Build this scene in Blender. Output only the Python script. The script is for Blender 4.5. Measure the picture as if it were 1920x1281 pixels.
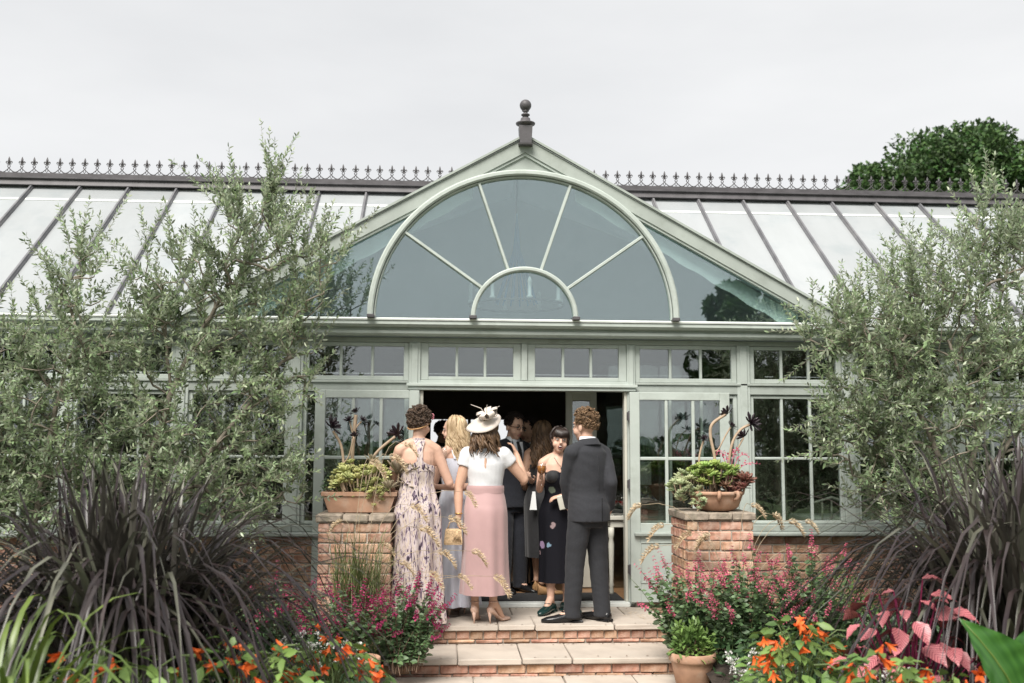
import bpy, math, random
import numpy as np
from mathutils import Vector, Matrix
random.seed(7); RNG = np.random.default_rng(7)
SC = bpy.context.scene; COL = SC.collection
R = math.radians; PI = math.pi
for o in list(bpy.data.objects): bpy.data.objects.remove(o, do_unlink=True)

# ------------------------------------------------------------------ camera, sky, sun, exposure
def look_basis(yaw, pitch, roll):
    y, p, r = R(yaw), R(pitch), R(roll)
    fwd = Vector((math.sin(y)*math.cos(p), math.cos(y)*math.cos(p), math.sin(p)))
    rt = Vector((math.cos(y), -math.sin(y), 0)); up = rt.cross(fwd)
    r2 = math.cos(r)*rt + math.sin(r)*up; u2 = -math.sin(r)*rt + math.cos(r)*up
    return r2, u2, fwd
cam_d = bpy.data.cameras.new('camera'); cam = bpy.data.objects.new('camera', cam_d); COL.objects.link(cam)
_r, _u, _f = look_basis(3.67, 6.1, 0.25)
cam.matrix_world = Matrix(((_r.x, _u.x, -_f.x, -.72), (_r.y, _u.y, -_f.y, -9.6), (_r.z, _u.z, -_f.z, 1.49), (0, 0, 0, 1)))
cam_d.sensor_width = 36; cam_d.lens = 1870/1920*36; cam_d.clip_end = 2000; cam_d.clip_start = .05
cam_d.dof.use_dof = True; cam_d.dof.focus_distance = 8.8; cam_d.dof.aperture_fstop = 2.2
SC.camera = cam
SUN_EL, SUN_AZ = 52, 205          # compass-like: direction the light comes from (behind the camera, a little to the left)
world = bpy.data.worlds.new('World'); SC.world = world; world.use_nodes = True
nt = world.node_tree; nt.nodes.clear()
wo = nt.nodes.new('ShaderNodeOutputWorld')
sky = nt.nodes.new('ShaderNodeTexSky'); sky.sky_type = 'NISHITA'; sky.sun_disc = False
sky.sun_elevation = R(SUN_EL); sky.sun_rotation = R(SUN_AZ)
hs = nt.nodes.new('ShaderNodeHueSaturation'); hs.inputs['Saturation'].default_value = .35
b1 = nt.nodes.new('ShaderNodeBackground'); b1.inputs['Strength'].default_value = .12
nt.links.new(sky.outputs[0], hs.inputs['Color']); nt.links.new(hs.outputs[0], b1.inputs['Color'])
tc = nt.nodes.new('ShaderNodeTexCoord'); mp = nt.nodes.new('ShaderNodeMapping'); mp.inputs['Scale'].default_value = (1.2, 1.2, 4.0)
nz = nt.nodes.new('ShaderNodeTexNoise'); nz.inputs['Scale'].default_value = 2.2; nz.inputs['Detail'].default_value = 5
rp = nt.nodes.new('ShaderNodeValToRGB')
rp.color_ramp.elements[0].position = .3; rp.color_ramp.elements[0].color = (.71, .718, .73, 1)
rp.color_ramp.elements[1].position = .7; rp.color_ramp.elements[1].color = (.82, .825, .83, 1)
nt.links.new(tc.outputs['Generated'], mp.inputs['Vector']); nt.links.new(mp.outputs[0], nz.inputs['Vector']); nt.links.new(nz.outputs['Fac'], rp.inputs['Fac'])
b2 = nt.nodes.new('ShaderNodeBackground'); b2.inputs['Strength'].default_value = .86
nt.links.new(rp.outputs[0], b2.inputs['Color'])
mx = nt.nodes.new('ShaderNodeMixShader'); mx.inputs[0].default_value = .93
nt.links.new(b1.outputs[0], mx.inputs[1]); nt.links.new(b2.outputs[0], mx.inputs[2]); nt.links.new(mx.outputs[0], wo.inputs['Surface'])
sl = bpy.data.lights.new('sun', 'SUN'); sl.energy = 4.6; sl.angle = R(34); sl.color = (1, .955, .89)
sun = bpy.data.objects.new('sun', sl); COL.objects.link(sun)
_a = R(SUN_AZ); _e = R(SUN_EL)
_d = Vector((math.sin(_a)*math.cos(_e), math.cos(_a)*math.cos(_e), math.sin(_e)))
sun.rotation_euler = _d.to_track_quat('Z', 'Y').to_euler(); sun.location = _d*30
SC.view_settings.view_transform = 'Standard'; SC.view_settings.look = 'None'
SC.view_settings.gamma = 1; SC.view_settings.use_curve_mapping = False; SC.view_settings.exposure = 0.42
SC.cycles.use_denoising = True; SC.cycles.transparent_max_bounces = 24; SC.cycles.max_bounces = 8

# ------------------------------------------------------------------ materials
MATS = {}
def nd(nt, t, **kw):
    n = nt.nodes.new('ShaderNode'+t)
    for k, v in kw.items():
        if k in n.inputs: n.inputs[k].default_value = v
        else: setattr(n, k, v)
    return n
def c4(c): return (c[0], c[1], c[2], 1)
def mat(name, col, rough=.6, var=.12, scale=6, bump=0, bscale=80, rand=0, col2=None, spec=.4, metal=0, coat=0,
        stretch=(1, 1, 1), trans=0, back=None, attr=0, sheen=0, dirt=None, dscale=2.5, damt=.45, hue=0):
    """principled with noise colour variation; rand = per-object brightness spread; attr = per-face 'rnd' spread; dirt = second stain colour"""
    m = bpy.data.materials.new(name); m.use_nodes = True; nt = m.node_tree; L = nt.links.new
    p = nt.nodes['Principled BSDF']; out = nt.nodes['Material Output']
    p.inputs['Roughness'].default_value = rough; p.inputs['Metallic'].default_value = metal
    p.inputs['Specular IOR Level'].default_value = spec; p.inputs['Coat Weight'].default_value = coat
    p.inputs['Sheen Weight'].default_value = sheen
    tc = nd(nt, 'TexCoord'); mp = nd(nt, 'Mapping'); mp.inputs['Scale'].default_value = stretch
    L(tc.outputs['Object'], mp.inputs['Vector'])
    nz = nd(nt, 'TexNoise', Scale=scale, Detail=4.0); L(mp.outputs[0], nz.inputs['Vector'])
    mix = nd(nt, 'MixRGB'); a = [max(0, c*(1-var)) for c in col]; b = col2 if col2 else [min(1, c*(1+var)) for c in col]
    mix.inputs[1].default_value = c4(a); mix.inputs[2].default_value = c4(b)
    rmp = nd(nt, 'MapRange'); rmp.inputs[1].default_value = .32; rmp.inputs[2].default_value = .68
    L(nz.outputs['Fac'], rmp.inputs[0]); L(rmp.outputs[0], mix.inputs[0]); cur = mix.outputs[0]
    if dirt:
        n2 = nd(nt, 'TexNoise', Scale=dscale, Detail=6.0, Roughness=.65); L(tc.outputs['Object'], n2.inputs['Vector'])
        r2 = nd(nt, 'MapRange'); r2.inputs[1].default_value = .5; r2.inputs[2].default_value = .72; r2.inputs[4].default_value = damt
        L(n2.outputs['Fac'], r2.inputs[0])
        m2 = nd(nt, 'MixRGB'); L(r2.outputs[0], m2.inputs[0]); L(cur, m2.inputs[1]); m2.inputs[2].default_value = c4(dirt); cur = m2.outputs[0]
    if back:
        g = nd(nt, 'NewGeometry'); m3 = nd(nt, 'MixRGB'); L(g.outputs['Backfacing'], m3.inputs[0]); L(cur, m3.inputs[1]); m3.inputs[2].default_value = c4(back); cur = m3.outputs[0]
    for src, amt in (('obj', rand), ('attr', attr)):
        if amt:
            if src == 'obj': s = nd(nt, 'ObjectInfo').outputs['Random']
            else: s = nd(nt, 'Attribute', attribute_name='rnd').outputs['Fac']
            h = nd(nt, 'HueSaturation'); r3 = nd(nt, 'MapRange'); r3.inputs[3].default_value = 1-amt; r3.inputs[4].default_value = 1+amt
            L(s, r3.inputs[0]); L(r3.outputs[0], h.inputs['Value']); L(cur, h.inputs['Color'])
            if hue:
                mu = nd(nt, 'Math', operation='MULTIPLY'); mu.inputs[1].default_value = 7.31; L(s, mu.inputs[0])
                fr = nd(nt, 'Math', operation='FRACT'); L(mu.outputs[0], fr.inputs[0])
                r4 = nd(nt, 'MapRange'); r4.inputs[3].default_value = .5-hue; r4.inputs[4].default_value = .5+hue; L(fr.outputs[0], r4.inputs[0]); L(r4.outputs[0], h.inputs['Hue'])
            cur = h.outputs[0]
    L(cur, p.inputs['Base Color'])
    if bump:
        nb = nd(nt, 'TexNoise', Scale=bscale, Detail=5.0); L(mp.outputs[0], nb.inputs['Vector'])
        bp = nd(nt, 'Bump', Strength=bump, Distance=.01); L(nb.outputs['Fac'], bp.inputs['Height']); L(bp.outputs[0], p.inputs['Normal'])
    if trans:
        t = nd(nt, 'BsdfTranslucent'); L(cur, t.inputs['Color']); ms = nd(nt, 'MixShader'); ms.inputs[0].default_value = trans
        L(p.outputs[0], ms.inputs[1]); L(t.outputs[0], ms.inputs[2]); L(ms.outputs[0], out.inputs['Surface'])
    MATS[name] = m; return m
def glass(name, ior, tint, gl=(1, 1, 1), wav=.02, wscale=4, rough=.01):
    m = bpy.data.materials.new(name); m.use_nodes = True; nt = m.node_tree; nt.nodes.clear(); L = nt.links.new
    out = nd(nt, 'OutputMaterial'); lw = nd(nt, 'LayerWeight', Blend=.5); pw = nd(nt, 'Math', operation='POWER'); pw.inputs[1].default_value = 5; fr = nd(nt, 'MapRange'); fr.inputs[3].default_value = ior; L(lw.outputs['Facing'], pw.inputs[0]); L(pw.outputs[0], fr.inputs[0]); t = nd(nt, 'BsdfTransparent', Color=c4(tint))
    g = nd(nt, 'BsdfGlossy', Color=c4(gl), Roughness=rough); ms = nd(nt, 'MixShader')
    tc = nd(nt, 'TexCoord'); oi = nd(nt, 'ObjectInfo'); va = nd(nt, 'VectorMath', operation='ADD'); L(tc.outputs['Object'], va.inputs[0]); L(oi.outputs['Random'], va.inputs[1])
    nz = nd(nt, 'TexNoise', Scale=wscale, Detail=1.0); L(va.outputs[0], nz.inputs['Vector'])
    bp = nd(nt, 'Bump', Strength=wav, Distance=.05); L(nz.outputs['Fac'], bp.inputs['Height']); L(bp.outputs[0], g.inputs['Normal']); 
    L(fr.outputs[0], ms.inputs[0]); L(t.outputs[0], ms.inputs[1]); L(g.outputs[0], ms.inputs[2]); L(ms.outputs[0], out.inputs['Surface'])
    MATS[name] = m; return m
m_sage = mat('sage_paint', (.44, .485, .45), .5, .06, 3, .08, 50, dirt=(.28, .31, .27), dscale=4.5, damt=.5)
m_sage2 = mat('sage_paint_weathered', (.34, .375, .345), .55, .08, 5, .1, 60, dirt=(.2, .22, .185), dscale=5, damt=.5, stretch=(1, 1, .4))
m_lead = mat('white_flashing', (.72, .75, .72), .5, .08, 6, .1, 30, dirt=(.45, .47, .44))
m_iron = mat('dark_ridge_metal', (.085, .08, .085), .5, .2, 8, .1, 50)
m_bar = mat('roof_bar_metal', (.155, .155, .165), .45, .2, 5, 0, dirt=(.24, .23, .22))
m_roof = mat('roof_glazing_blinds_and_sky_reflection', (.49, .515, .525), .2, .05, 1.2, 0, coat=.5, trans=.3, rand=.07, dirt=(.37, .42, .44), dscale=1.6, damt=.6, stretch=(2.5, .7, .7))  # pale base colour stands in for reflected sky as well as white blinds
m_gglass = glass('gable_glass', .21, (.86, .93, .93), (.86, .96, .97), .03, 1.5)
m_wglass = glass('window_glass', .15, (.80, .84, .82), (.95, .98, 1), .05, 5)
m_cglass = glass('drinking_glass', .035, (.95, .96, .96), (1, 1, 1), 0, 5)
m_wine = mat('red_wine', (.16, .012, .01), .08, .05, 4, spec=.6, trans=.3)
m_pimms = mat('amber_drink', (.55, .16, .05), .1, .5, 60, col2=(.65, .30, .08), trans=.35)
m_brick = mat('old_brick', (.41, .225, .15), .88, .35, 16, .5, 60, rand=.3, hue=.013, dirt=(.47, .40, .33), dscale=7, damt=.75)
m_mortar = mat('lime_mortar', (.42, .37, .31), .95, .2, 20, .3, 120, dirt=(.2, .19, .15), damt=.5)
m_slab = mat('sandstone_slab', (.47, .41, .35), .8, .12, 4, .15, 60, rand=.06, dirt=(.36, .33, .29), dscale=2.2, damt=.5)
m_tile = mat('mossy_coping', (.30, .25, .2), .9, .3, 18, .4, 60, dirt=(.16, .16, .11), dscale=8, damt=.7)
m_soil = mat('bed_soil', (.035, .026, .02), .95, .4, 20, .6, 30)
m_lawn = mat('lawn_ground', (.07, .11, .035), .9, .3, 3, .4, 30)
m_path = mat('stone_path', (.36, .33, .29), .85, .2, 6, .3, 60)
m_terra = mat('weathered_terracotta', (.40, .235, .155), .8, .18, 9, .15, 60, dirt=(.52, .42, .34), dscale=6, damt=.6)
m_wood = mat('oak_floor', (.27, .15, .075), .45, .25, 5, .05, 40, stretch=(.6, 6, 1), rand=.1)
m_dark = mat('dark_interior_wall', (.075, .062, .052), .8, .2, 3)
m_stonewall = mat('interior_stone', (.2, .18, .15), .9, .3, 12, .3, 40, dirt=(.1, .09, .08))
m_mat = mat('charcoal_doormat', (.035, .036, .038), .95, .3, 60, .5, 200)
m_curtain = mat('beige_curtain', (.36, .33, .27), .9, .1, 5)
m_cream = mat('cream_paint', (.55, .54, .47), .5, .05, 4)
m_white = mat('white_cloth', (.75, .76, .76), .8, .04, 6)
m_leafdark = mat('tree_leaves', (.06, .12, .032), .5, .3, 2, trans=.2, attr=.45, back=(.06, .10, .04), hue=.02)
m_olive = mat('olive_leaves', (.205, .275, .14), .4, .2, 3, spec=.55, trans=.3, attr=.5, back=(.44, .49, .36), hue=.02)
m_bark = mat('olive_bark', (.23, .20, .16), .9, .3, 20, .4, 60)
m_stemg = mat('green_stem', (.10, .14, .05), .6, .2, 10)
m_stemb = mat('brown_stem', (.14, .09, .06), .7, .2, 10)
# ------------------------------------------------------------------ mesh helpers
def new_obj(name, me, m=None, parent=None, loc=None):
    o = bpy.data.objects.new(name, me); COL.objects.link(o)
    if me is not None and m is not None:
        for x in (m if isinstance(m, (list, tuple)) else [m]): me.materials.append(x)
    if parent is not None: o.parent = parent
    if loc is not None: o.location = loc
    return o
def tag(o, label=None, cat=None, group=None, kind=None):
    if label: o['label'] = label
    if cat: o['category'] = cat
    if group: o['group'] = group
    if kind: o['kind'] = kind
    return o
def thing(name, label, cat, loc=(0, 0, 0), group=None, rz=0):
    o = bpy.data.objects.new(name, None); COL.objects.link(o); o.location = loc; o.rotation_euler.z = rz
    o.empty_display_size = .1
    return tag(o, label, cat, group)
def copy_tree(o, parent=None):
    c = o.copy(); COL.objects.link(c)
    if parent is not None: c.parent = parent
    for ch in list(o.children): copy_tree(ch, c)
    return c
V = Vector
class MB:
    def __init__(s): s.v = []; s.f = []; s.mi = []; s.cur = 0
    def add(s, vs, fs):
        n = len(s.v); s.v += [tuple(v) for v in vs]
        for f in fs: s.f.append(tuple(i+n for i in f)); s.mi.append(s.cur)
        return s
    def box(s, x0, x1, y0, y1, z0, z1, b=.004, M=None):
        if b <= 0:
            vs = [(x, y, z) for x in (x0, x1) for y in (y0, y1) for z in (z0, z1)]
            fs = [(0, 1, 3, 2), (4, 6, 7, 5), (0, 4, 5, 1), (2, 3, 7, 6), (0, 2, 6, 4), (1, 5, 7, 3)]
        else:
            vs = []; idx = {}
            for i, (X, sx) in enumerate(((x0, 1), (x1, -1))):
                for j, (Y, sy) in enumerate(((y0, 1), (y1, -1))):
                    for k, (Z, sz) in enumerate(((z0, 1), (z1, -1))):
                        for a in range(3):
                            idx[i, j, k, a] = len(vs)
                            vs.append((X if a == 0 else X+sx*b, Y if a == 1 else Y+sy*b, Z if a == 2 else Z+sz*b))
            g = lambda i, j, k, a: idx[i, j, k, a]
            fs = [(g(0,0,0,0), g(0,0,1,0), g(0,1,1,0), g(0,1,0,0)), (g(1,0,0,0), g(1,1,0,0), g(1,1,1,0), g(1,0,1,0)),
                  (g(0,0,0,1), g(1,0,0,1), g(1,0,1,1), g(0,0,1,1)), (g(0,1,0,1), g(0,1,1,1), g(1,1,1,1), g(1,1,0,1)),
                  (g(0,0,0,2), g(0,1,0,2), g(1,1,0,2), g(1,0,0,2)), (g(0,0,1,2), g(1,0,1,2), g(1,1,1,2), g(0,1,1,2))]
            for j in (0, 1):
                for k in (0, 1): fs.append((g(0,j,k,1), g(1,j,k,1), g(1,j,k,2), g(0,j,k,2)) if (j+k) % 2 else (g(0,j,k,1), g(0,j,k,2), g(1,j,k,2), g(1,j,k,1)))
            for i in (0, 1):
                for k in (0, 1): fs.append((g(i,0,k,0), g(i,0,k,2), g(i,1,k,2), g(i,1,k,0)) if (i+k) % 2 else (g(i,0,k,0), g(i,1,k,0), g(i,1,k,2), g(i,0,k,2)))
                for j in (0, 1): fs.append((g(i,j,0,0), g(i,j,1,0), g(i,j,1,1), g(i,j,0,1)) if (i+j) % 2 == 0 else (g(i,j,0,0), g(i,j,0,1), g(i,j,1,1), g(i,j,1,0)))
                for j in (0, 1):
                    for k in (0, 1):
                        t = (g(i,j,k,0), g(i,j,k,1), g(i,j,k,2)); fs.append(t if (i+j+k) % 2 else t[::-1])
        if M is not None: vs = [M @ V(v) for v in vs]
        return s.add(vs, fs)
    def rings(s, rs, cap=True):
        n = len(rs[0]); vs = [p for r in rs for p in r]; fs = []
        for i in range(len(rs)-1):
            for j in range(n): fs.append((i*n+j, i*n+(j+1) % n, (i+1)*n+(j+1) % n, (i+1)*n+j))
        if cap: fs.append(tuple(range(n))[::-1]); fs.append(tuple((len(rs)-1)*n+j for j in range(n)))
        return s.add(vs, fs)
    def tube(s, pts, rad, n=8, cap=True, flat=1, ref=None):
        pts = [V(p) for p in pts]; m = len(pts)
        rad = [float(r) for r in rad] if isinstance(rad, (list, tuple)) else [float(rad)]*m
        t0 = (pts[1]-pts[0]).normalized(); a = V(ref) if ref else (V((0, 0, 1)) if abs(t0.z) < .9 else V((1, 0, 0)))
        u = (a - t0*a.dot(t0)).normalized(); rs = []
        for i, p in enumerate(pts):
            t = (pts[min(i+1, m-1)]-pts[max(i-1, 0)]);
            if t.length < 1e-9: t = t0
            t.normalize(); u = (u - t*u.dot(t)).normalized(); w = t.cross(u)
            rs.append([p + rad[i]*(math.cos(2*PI*k/n)*u*flat + math.sin(2*PI*k/n)*w) for k in range(n)])
        return s.rings(rs, cap)
    def lathe(s, prof, c=(0, 0, 0), n=20, M=None, cap=True):
        rs = []
        for r, z in prof:
            q = [V((r*math.cos(2*PI*k/n), r*math.sin(2*PI*k/n), z)) for k in range(n)]
            rs.append([(M @ p if M else p)+V(c) for p in q])
        return s.rings(rs, cap)
    def ell(s, c, r, M=None, nu=12, nv=8):
        c = V(c); r = (r, r, r) if not isinstance(r, (tuple, list)) else r; vs = []; fs = []
        for i in range(nv+1):
            th = PI*i/nv
            for j in range(nu):
                p = V((r[0]*math.sin(th)*math.cos(2*PI*j/nu), r[1]*math.sin(th)*math.sin(2*PI*j/nu), -r[2]*math.cos(th)))
                if 0 < i < nv or j == 0: vs.append((M @ p if M else p)+c)
        g = lambda i, j: 0 if i == 0 else (len(vs)-1 if i == nv else 1+(i-1)*nu+j % nu)
        for i in range(nv):
            for j in range(nu):
                f = [g(i, j), g(i, j+1), g(i+1, j+1), g(i+1, j)]; f = [q for k, q in enumerate(f) if q not in f[:k]]
                fs.append(tuple(f))
        return s.add(vs, fs)
    def prism(s, poly, y0, y1):
        """polygon in x,z extruded along y"""
        n = len(poly); vs = [(x, y0, z) for x, z in poly]+[(x, y1, z) for x, z in poly]
        fs = [tuple(range(n)), tuple(range(2*n-1, n-1, -1))]+[(i, n+i, n+(i+1) % n, (i+1) % n) for i in range(n)]
        return s.add(vs, fs)
    def ribbon(s, pts, wid, side=None, fold=0):
        pts = [V(p) for p in pts]; m = len(pts); vs = []
        for i, p in enumerate(pts):
            t = (pts[min(i+1, m-1)]-pts[max(i-1, 0)]).normalized(); sd = V(side) if side else t.cross(V((0, 0, 1)))
            if sd.length < 1e-3: sd = V((1, 0, 0))
            sd.normalize(); up = sd.cross(t); w = float(wid[i] if isinstance(wid, (list, tuple)) else wid)
            vs += [p-sd*w+up*fold*w, p, p+sd*w+up*fold*w]
        fs = []
        for i in range(m-1): fs += [(3*i, 3*i+1, 3*i+4, 3*i+3), (3*i+1, 3*i+2, 3*i+5, 3*i+4)]
        return s.add(vs, fs)
    def mesh(s, name, smooth=False):
        me = bpy.data.meshes.new(name); me.from_pydata(s.v, [], s.f)
        if any(s.mi): me.polygons.foreach_set('material_index', s.mi)
        if smooth: me.polygons.foreach_set('use_smooth', [True]*len(me.polygons))
        me.update(); return me
    def build(s, name, m, parent=None, smooth=False, loc=None): return new_obj(name, s.mesh(name, smooth), m, parent, loc)
def fix_normals(me):
    import bmesh
    bm = bmesh.new(); bm.from_mesh(me); bmesh.ops.recalc_face_normals(bm, faces=bm.faces); bm.to_mesh(me); bm.free()
def fuse(name, mb, voxel, m, parent=None, it=5, fac=.5, wr=0):
    me = mb.mesh('tmp'); fix_normals(me); o = bpy.data.objects.new('tmp', me); COL.objects.link(o)
    a = o.modifiers.new('r', 'REMESH'); a.mode = 'VOXEL'; a.voxel_size = voxel; a.use_smooth_shade = True
    if it: b = o.modifiers.new('s', 'SMOOTH'); b.factor = fac; b.iterations = it
    dg = bpy.context.evaluated_depsgraph_get(); me2 = bpy.data.meshes.new_from_object(o.evaluated_get(dg)); me2.name = name
    bpy.data.objects.remove(o, do_unlink=True); bpy.data.meshes.remove(me)
    if wr:
        n = len(me2.vertices); co = np.empty(n*3); me2.vertices.foreach_get('co', co); co = co.reshape(-1, 3)
        no = np.empty(n*3); me2.vertices.foreach_get('normal', no); no = no.reshape(-1, 3)
        q = co*np.array([1, 1, 1.0]); ph = 3*np.sin(q[:, 0]*13+q[:, 2]*5)+2.5*np.sin(q[:, 2]*9+q[:, 1]*11+1.3)
        d = wr*(np.sin(q[:, 2]*38+ph)+.6*np.sin(q[:, 2]*71-1.7*ph+q[:, 0]*30))
        me2.vertices.foreach_set('co', (co+no*d[:, None]).ravel())
    me2.polygons.foreach_set('use_smooth', [True]*len(me2.polygons)); me2.update()
    return new_obj(name, me2, m, parent)
def np_mesh(name, verts, faces, rnd=None, smooth=False):
    """verts (n,3), faces (m,k) all the same size k; rnd (m,)"""
    me = bpy.data.meshes.new(name); verts = np.asarray(verts, dtype=np.float32); faces = np.asarray(faces, dtype=np.int32); k = faces.shape[1]
    me.vertices.add(len(verts)); me.vertices.foreach_set('co', verts.ravel())
    me.loops.add(faces.size); me.loops.foreach_set('vertex_index', faces.ravel())
    me.polygons.add(len(faces)); me.polygons.foreach_set('loop_start', np.arange(0, faces.size, k, dtype=np.int32))
    if rnd is not None:
        at = me.attributes.new('rnd', 'FLOAT', 'FACE'); at.data.foreach_set('value', np.asarray(rnd, dtype=np.float32))
    if smooth: me.polygons.foreach_set('use_smooth', np.ones(len(faces), dtype=bool))
    me.update(calc_edges=True); me.validate(); return me
def unit(a): return a/np.maximum(np.linalg.norm(a, axis=-1, keepdims=True), 1e-9)
def leaf_mesh(name, P, D, L, W, droop=.12, fold=.25, nseg=2, N=None, rnd=None):
    """lanceolate folded leaves: P bases, D directions (n,3), L lengths, W half widths"""
    P = np.asarray(P, float); n = len(P); D = unit(np.asarray(D, float)); L = np.broadcast_to(L, n)[:, None]; W = np.broadcast_to(W, n)[:, None]
    if N is None: N = RNG.normal(size=(n, 3))+np.array([0, 0, 1.2])
    S = unit(np.cross(D, N)); U = unit(np.cross(S, D)); up = fold*W*U
    dz = np.array([0, 0, -1.])
    m1 = P+D*L*.35+dz*L*droop*.15; m2 = P+D*L*.7+dz*L*droop*.5; tip = P+D*L+dz*L*droop
    vs = np.stack([P, m1-S*W+up, m1, m1+S*W+up, m2-S*W*.75+up*.75, m2, m2+S*W*.75+up*.75, tip], 1)
    base = np.arange(n)[:, None]*8
    fq = np.array([[0, 1, 2, 2], [0, 2, 3, 3], [1, 4, 5, 2], [2, 5, 6, 3], [4, 7, 5, 5], [5, 7, 6, 6]])
    tri = np.array([[0, 2, 1], [0, 3, 2], [1, 2, 5], [1, 5, 4], [2, 3, 6], [2, 6, 5], [4, 5, 7], [5, 6, 7]])
    f = (base[:, :, None]+tri[None]).reshape(-1, 3)
    if rnd is None: rnd = RNG.random(n)
    return np_mesh(name, vs.reshape(-1, 3), f, np.repeat(rnd, 8))
def card_mesh(name, P, D, L, W, N=None, rnd=None):
    """cheap two-triangle leaves"""
    P = np.asarray(P, float); n = len(P); D = unit(np.asarray(D, float)); L = np.broadcast_to(L, n)[:, None]; W = np.broadcast_to(W, n)[:, None]
    if N is None: N = RNG.normal(size=(n, 3))+np.array([0, 0, .8])
    S = unit(np.cross(D, N)); U = unit(np.cross(S, D))
    mid = P+D*L*.5; vs = np.stack([P, mid-S*W+U*W*.3, P+D*L, mid+S*W+U*W*.3], 1); base = np.arange(n)[:, None]*4
    f = (base[:, :, None]+np.array([[0, 2, 1], [0, 3, 2]])[None]).reshape(-1, 3)
    if rnd is None: rnd = RNG.random(n)
    return np_mesh(name, vs.reshape(-1, 3), f, np.repeat(rnd, 2))
def bez(p0, p1, p2, n=8): return [V(p0)*(1-t)**2+V(p1)*2*t*(1-t)+V(p2)*t*t for t in [i/(n-1) for i in range(n)]]
# ------------------------------------------------------------------ ground, path, beds
def sheet(name, x0, x1, y0, y1, z, m, nx=2, ny=2, fz=None, kind='structure'):
    vs = []; fs = []
    for j in range(ny+1):
        for i in range(nx+1):
            x = x0+(x1-x0)*i/nx; y = y0+(y1-y0)*j/ny; vs.append((x, y, z+(fz(x, y) if fz else 0)))
    for j in range(ny):
        for i in range(nx): a = j*(nx+1)+i; fs.append((a, a+1, a+nx+2, a+nx+1))
    me = bpy.data.meshes.new(name); me.from_pydata(vs, [], fs); me.polygons.foreach_set('use_smooth', [True]*len(fs)); me.update()
    return tag(new_obj(name, me, m), kind=kind)
sheet('ground', -900, 900, -900, 900, -.34, m_lawn, 40, 40)
sheet("path", -1.05, .88, -9.5, -2.29, -.29, m_path)
bed = lambda x, y: .03*math.sin(x*5+y*3)+.03*math.sin(y*7-x*2)
sheet('garden_bed', -6.6, -1.2, -5.6, -.06, -.17, m_soil, 40, 40, bed)
sheet('garden_bed', 1.2, 6.6, -5.6, -.06, -.17, m_soil, 40, 40, bed)
# ------------------------------------------------------------------ bricks
BR = {}
def brick_mesh(lx, ly, lz):
    k = (round(lx, 3), round(ly, 3), round(lz, 3))
    if k not in BR:
        for q in range(3):
            rr = random.Random(hash(k)+q); mb = MB(); mb.box(-lx/2, lx/2, -ly/2, ly/2, -lz/2, lz/2, .006)
            mb.v = [(x+rr.uniform(-.0025, .0025), y+rr.uniform(-.0025, .0025), z+rr.uniform(-.0025, .0025)) for x, y, z in mb.v]
            me = mb.mesh('brick'); me.materials.append(m_brick); BR.setdefault(k, []).append(me)
    return random.choice(BR[k])
def brick(parent, x, y, z, lx, ly, lz, j=.003):
    o = bpy.data.objects.new('brick', brick_mesh(lx, ly, lz)); COL.objects.link(o); o.parent = parent
    o.location = (x+random.uniform(-j, j)*.5, y+random.uniform(-j, j), z+random.uniform(-j, j)*.4); o.rotation_euler.z = random.uniform(-.008, .008); return o
# ------------------------------------------------------------------ conservatory
cons = thing('conservatory', 'long sage green glasshouse with white glazed roof, iron cresting and an arched fan window', 'building')
PX = [-6.45, -5.36, -4.295, -3.231, -2.161, -1.04, 1.06, 2.175, 3.229, 4.303, 5.37, 6.45]
HW = {-1.04: .055, 1.06: .04}
def xbar(mb, x0, x1, prof):
    mb.rings([[V((x, y, z)) for y, z in prof] for x in (x0, x1)])
for x in PX:
    w = HW.get(x, .063); mb = MB(); z0 = 0 if abs(x) < 1.1 else .765
    mb.box(x-w, x+w, 0, .12, z0, 2.5); mb.box(x-w*.55, x+w*.55, -.012, -.001, z0+.02 if z0 == 0 else .79, 2.49, .004)
    mb.build('post', m_sage, cons)
mb = MB(); mb.box(-.012, .046, 0, .12, 2.14, 2.5); mb.build('post', m_sage, cons)
for a, b in ((-6.5, -1.097), (1.102, 6.5)):
    mb = MB(); mb.box(a, b, .004, .12, 2.02, 2.13); mb.box(a, b, -.012, .0025, 2.105, 2.128, .004); mb.build('head_rail', m_sage2, cons)
mb = MB(); mb.box(-1.10, 1.10, -.03, .12, 2.04, 2.10); mb.box(-1.115, 1.115, -.05, -.031, 2.075, 2.105, .004); mb.box(-1.1, 1.1, .003, .12, 2.101, 2.138, .003); mb.build('door_head', m_sage, cons)
mb = MB(); mb.box(-6.5, 6.5, .003, .14, 2.50, 2.548); mb.build('eaves_board', m_sage2, cons)
mb = MB(); xbar(mb, -6.6, 6.6, [(-.02, 2.552), (-.13, 2.552), (-.15, 2.57), (-.152, 2.598), (-.128, 2.604), (-.128, 2.622), (-.19, 2.628), (-.215, 2.65), (-.215, 2.682), (-.02, 2.684)])
mb.build('gutter', m_sage, cons)
mb = MB(); xbar(mb, -6.6, 6.6, [(.05, 2.686), (-.225, 2.686), (-.228, 2.70), (-.2, 2.712), (.05, 2.73)]); mb.build('flashing', m_lead, cons)
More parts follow.
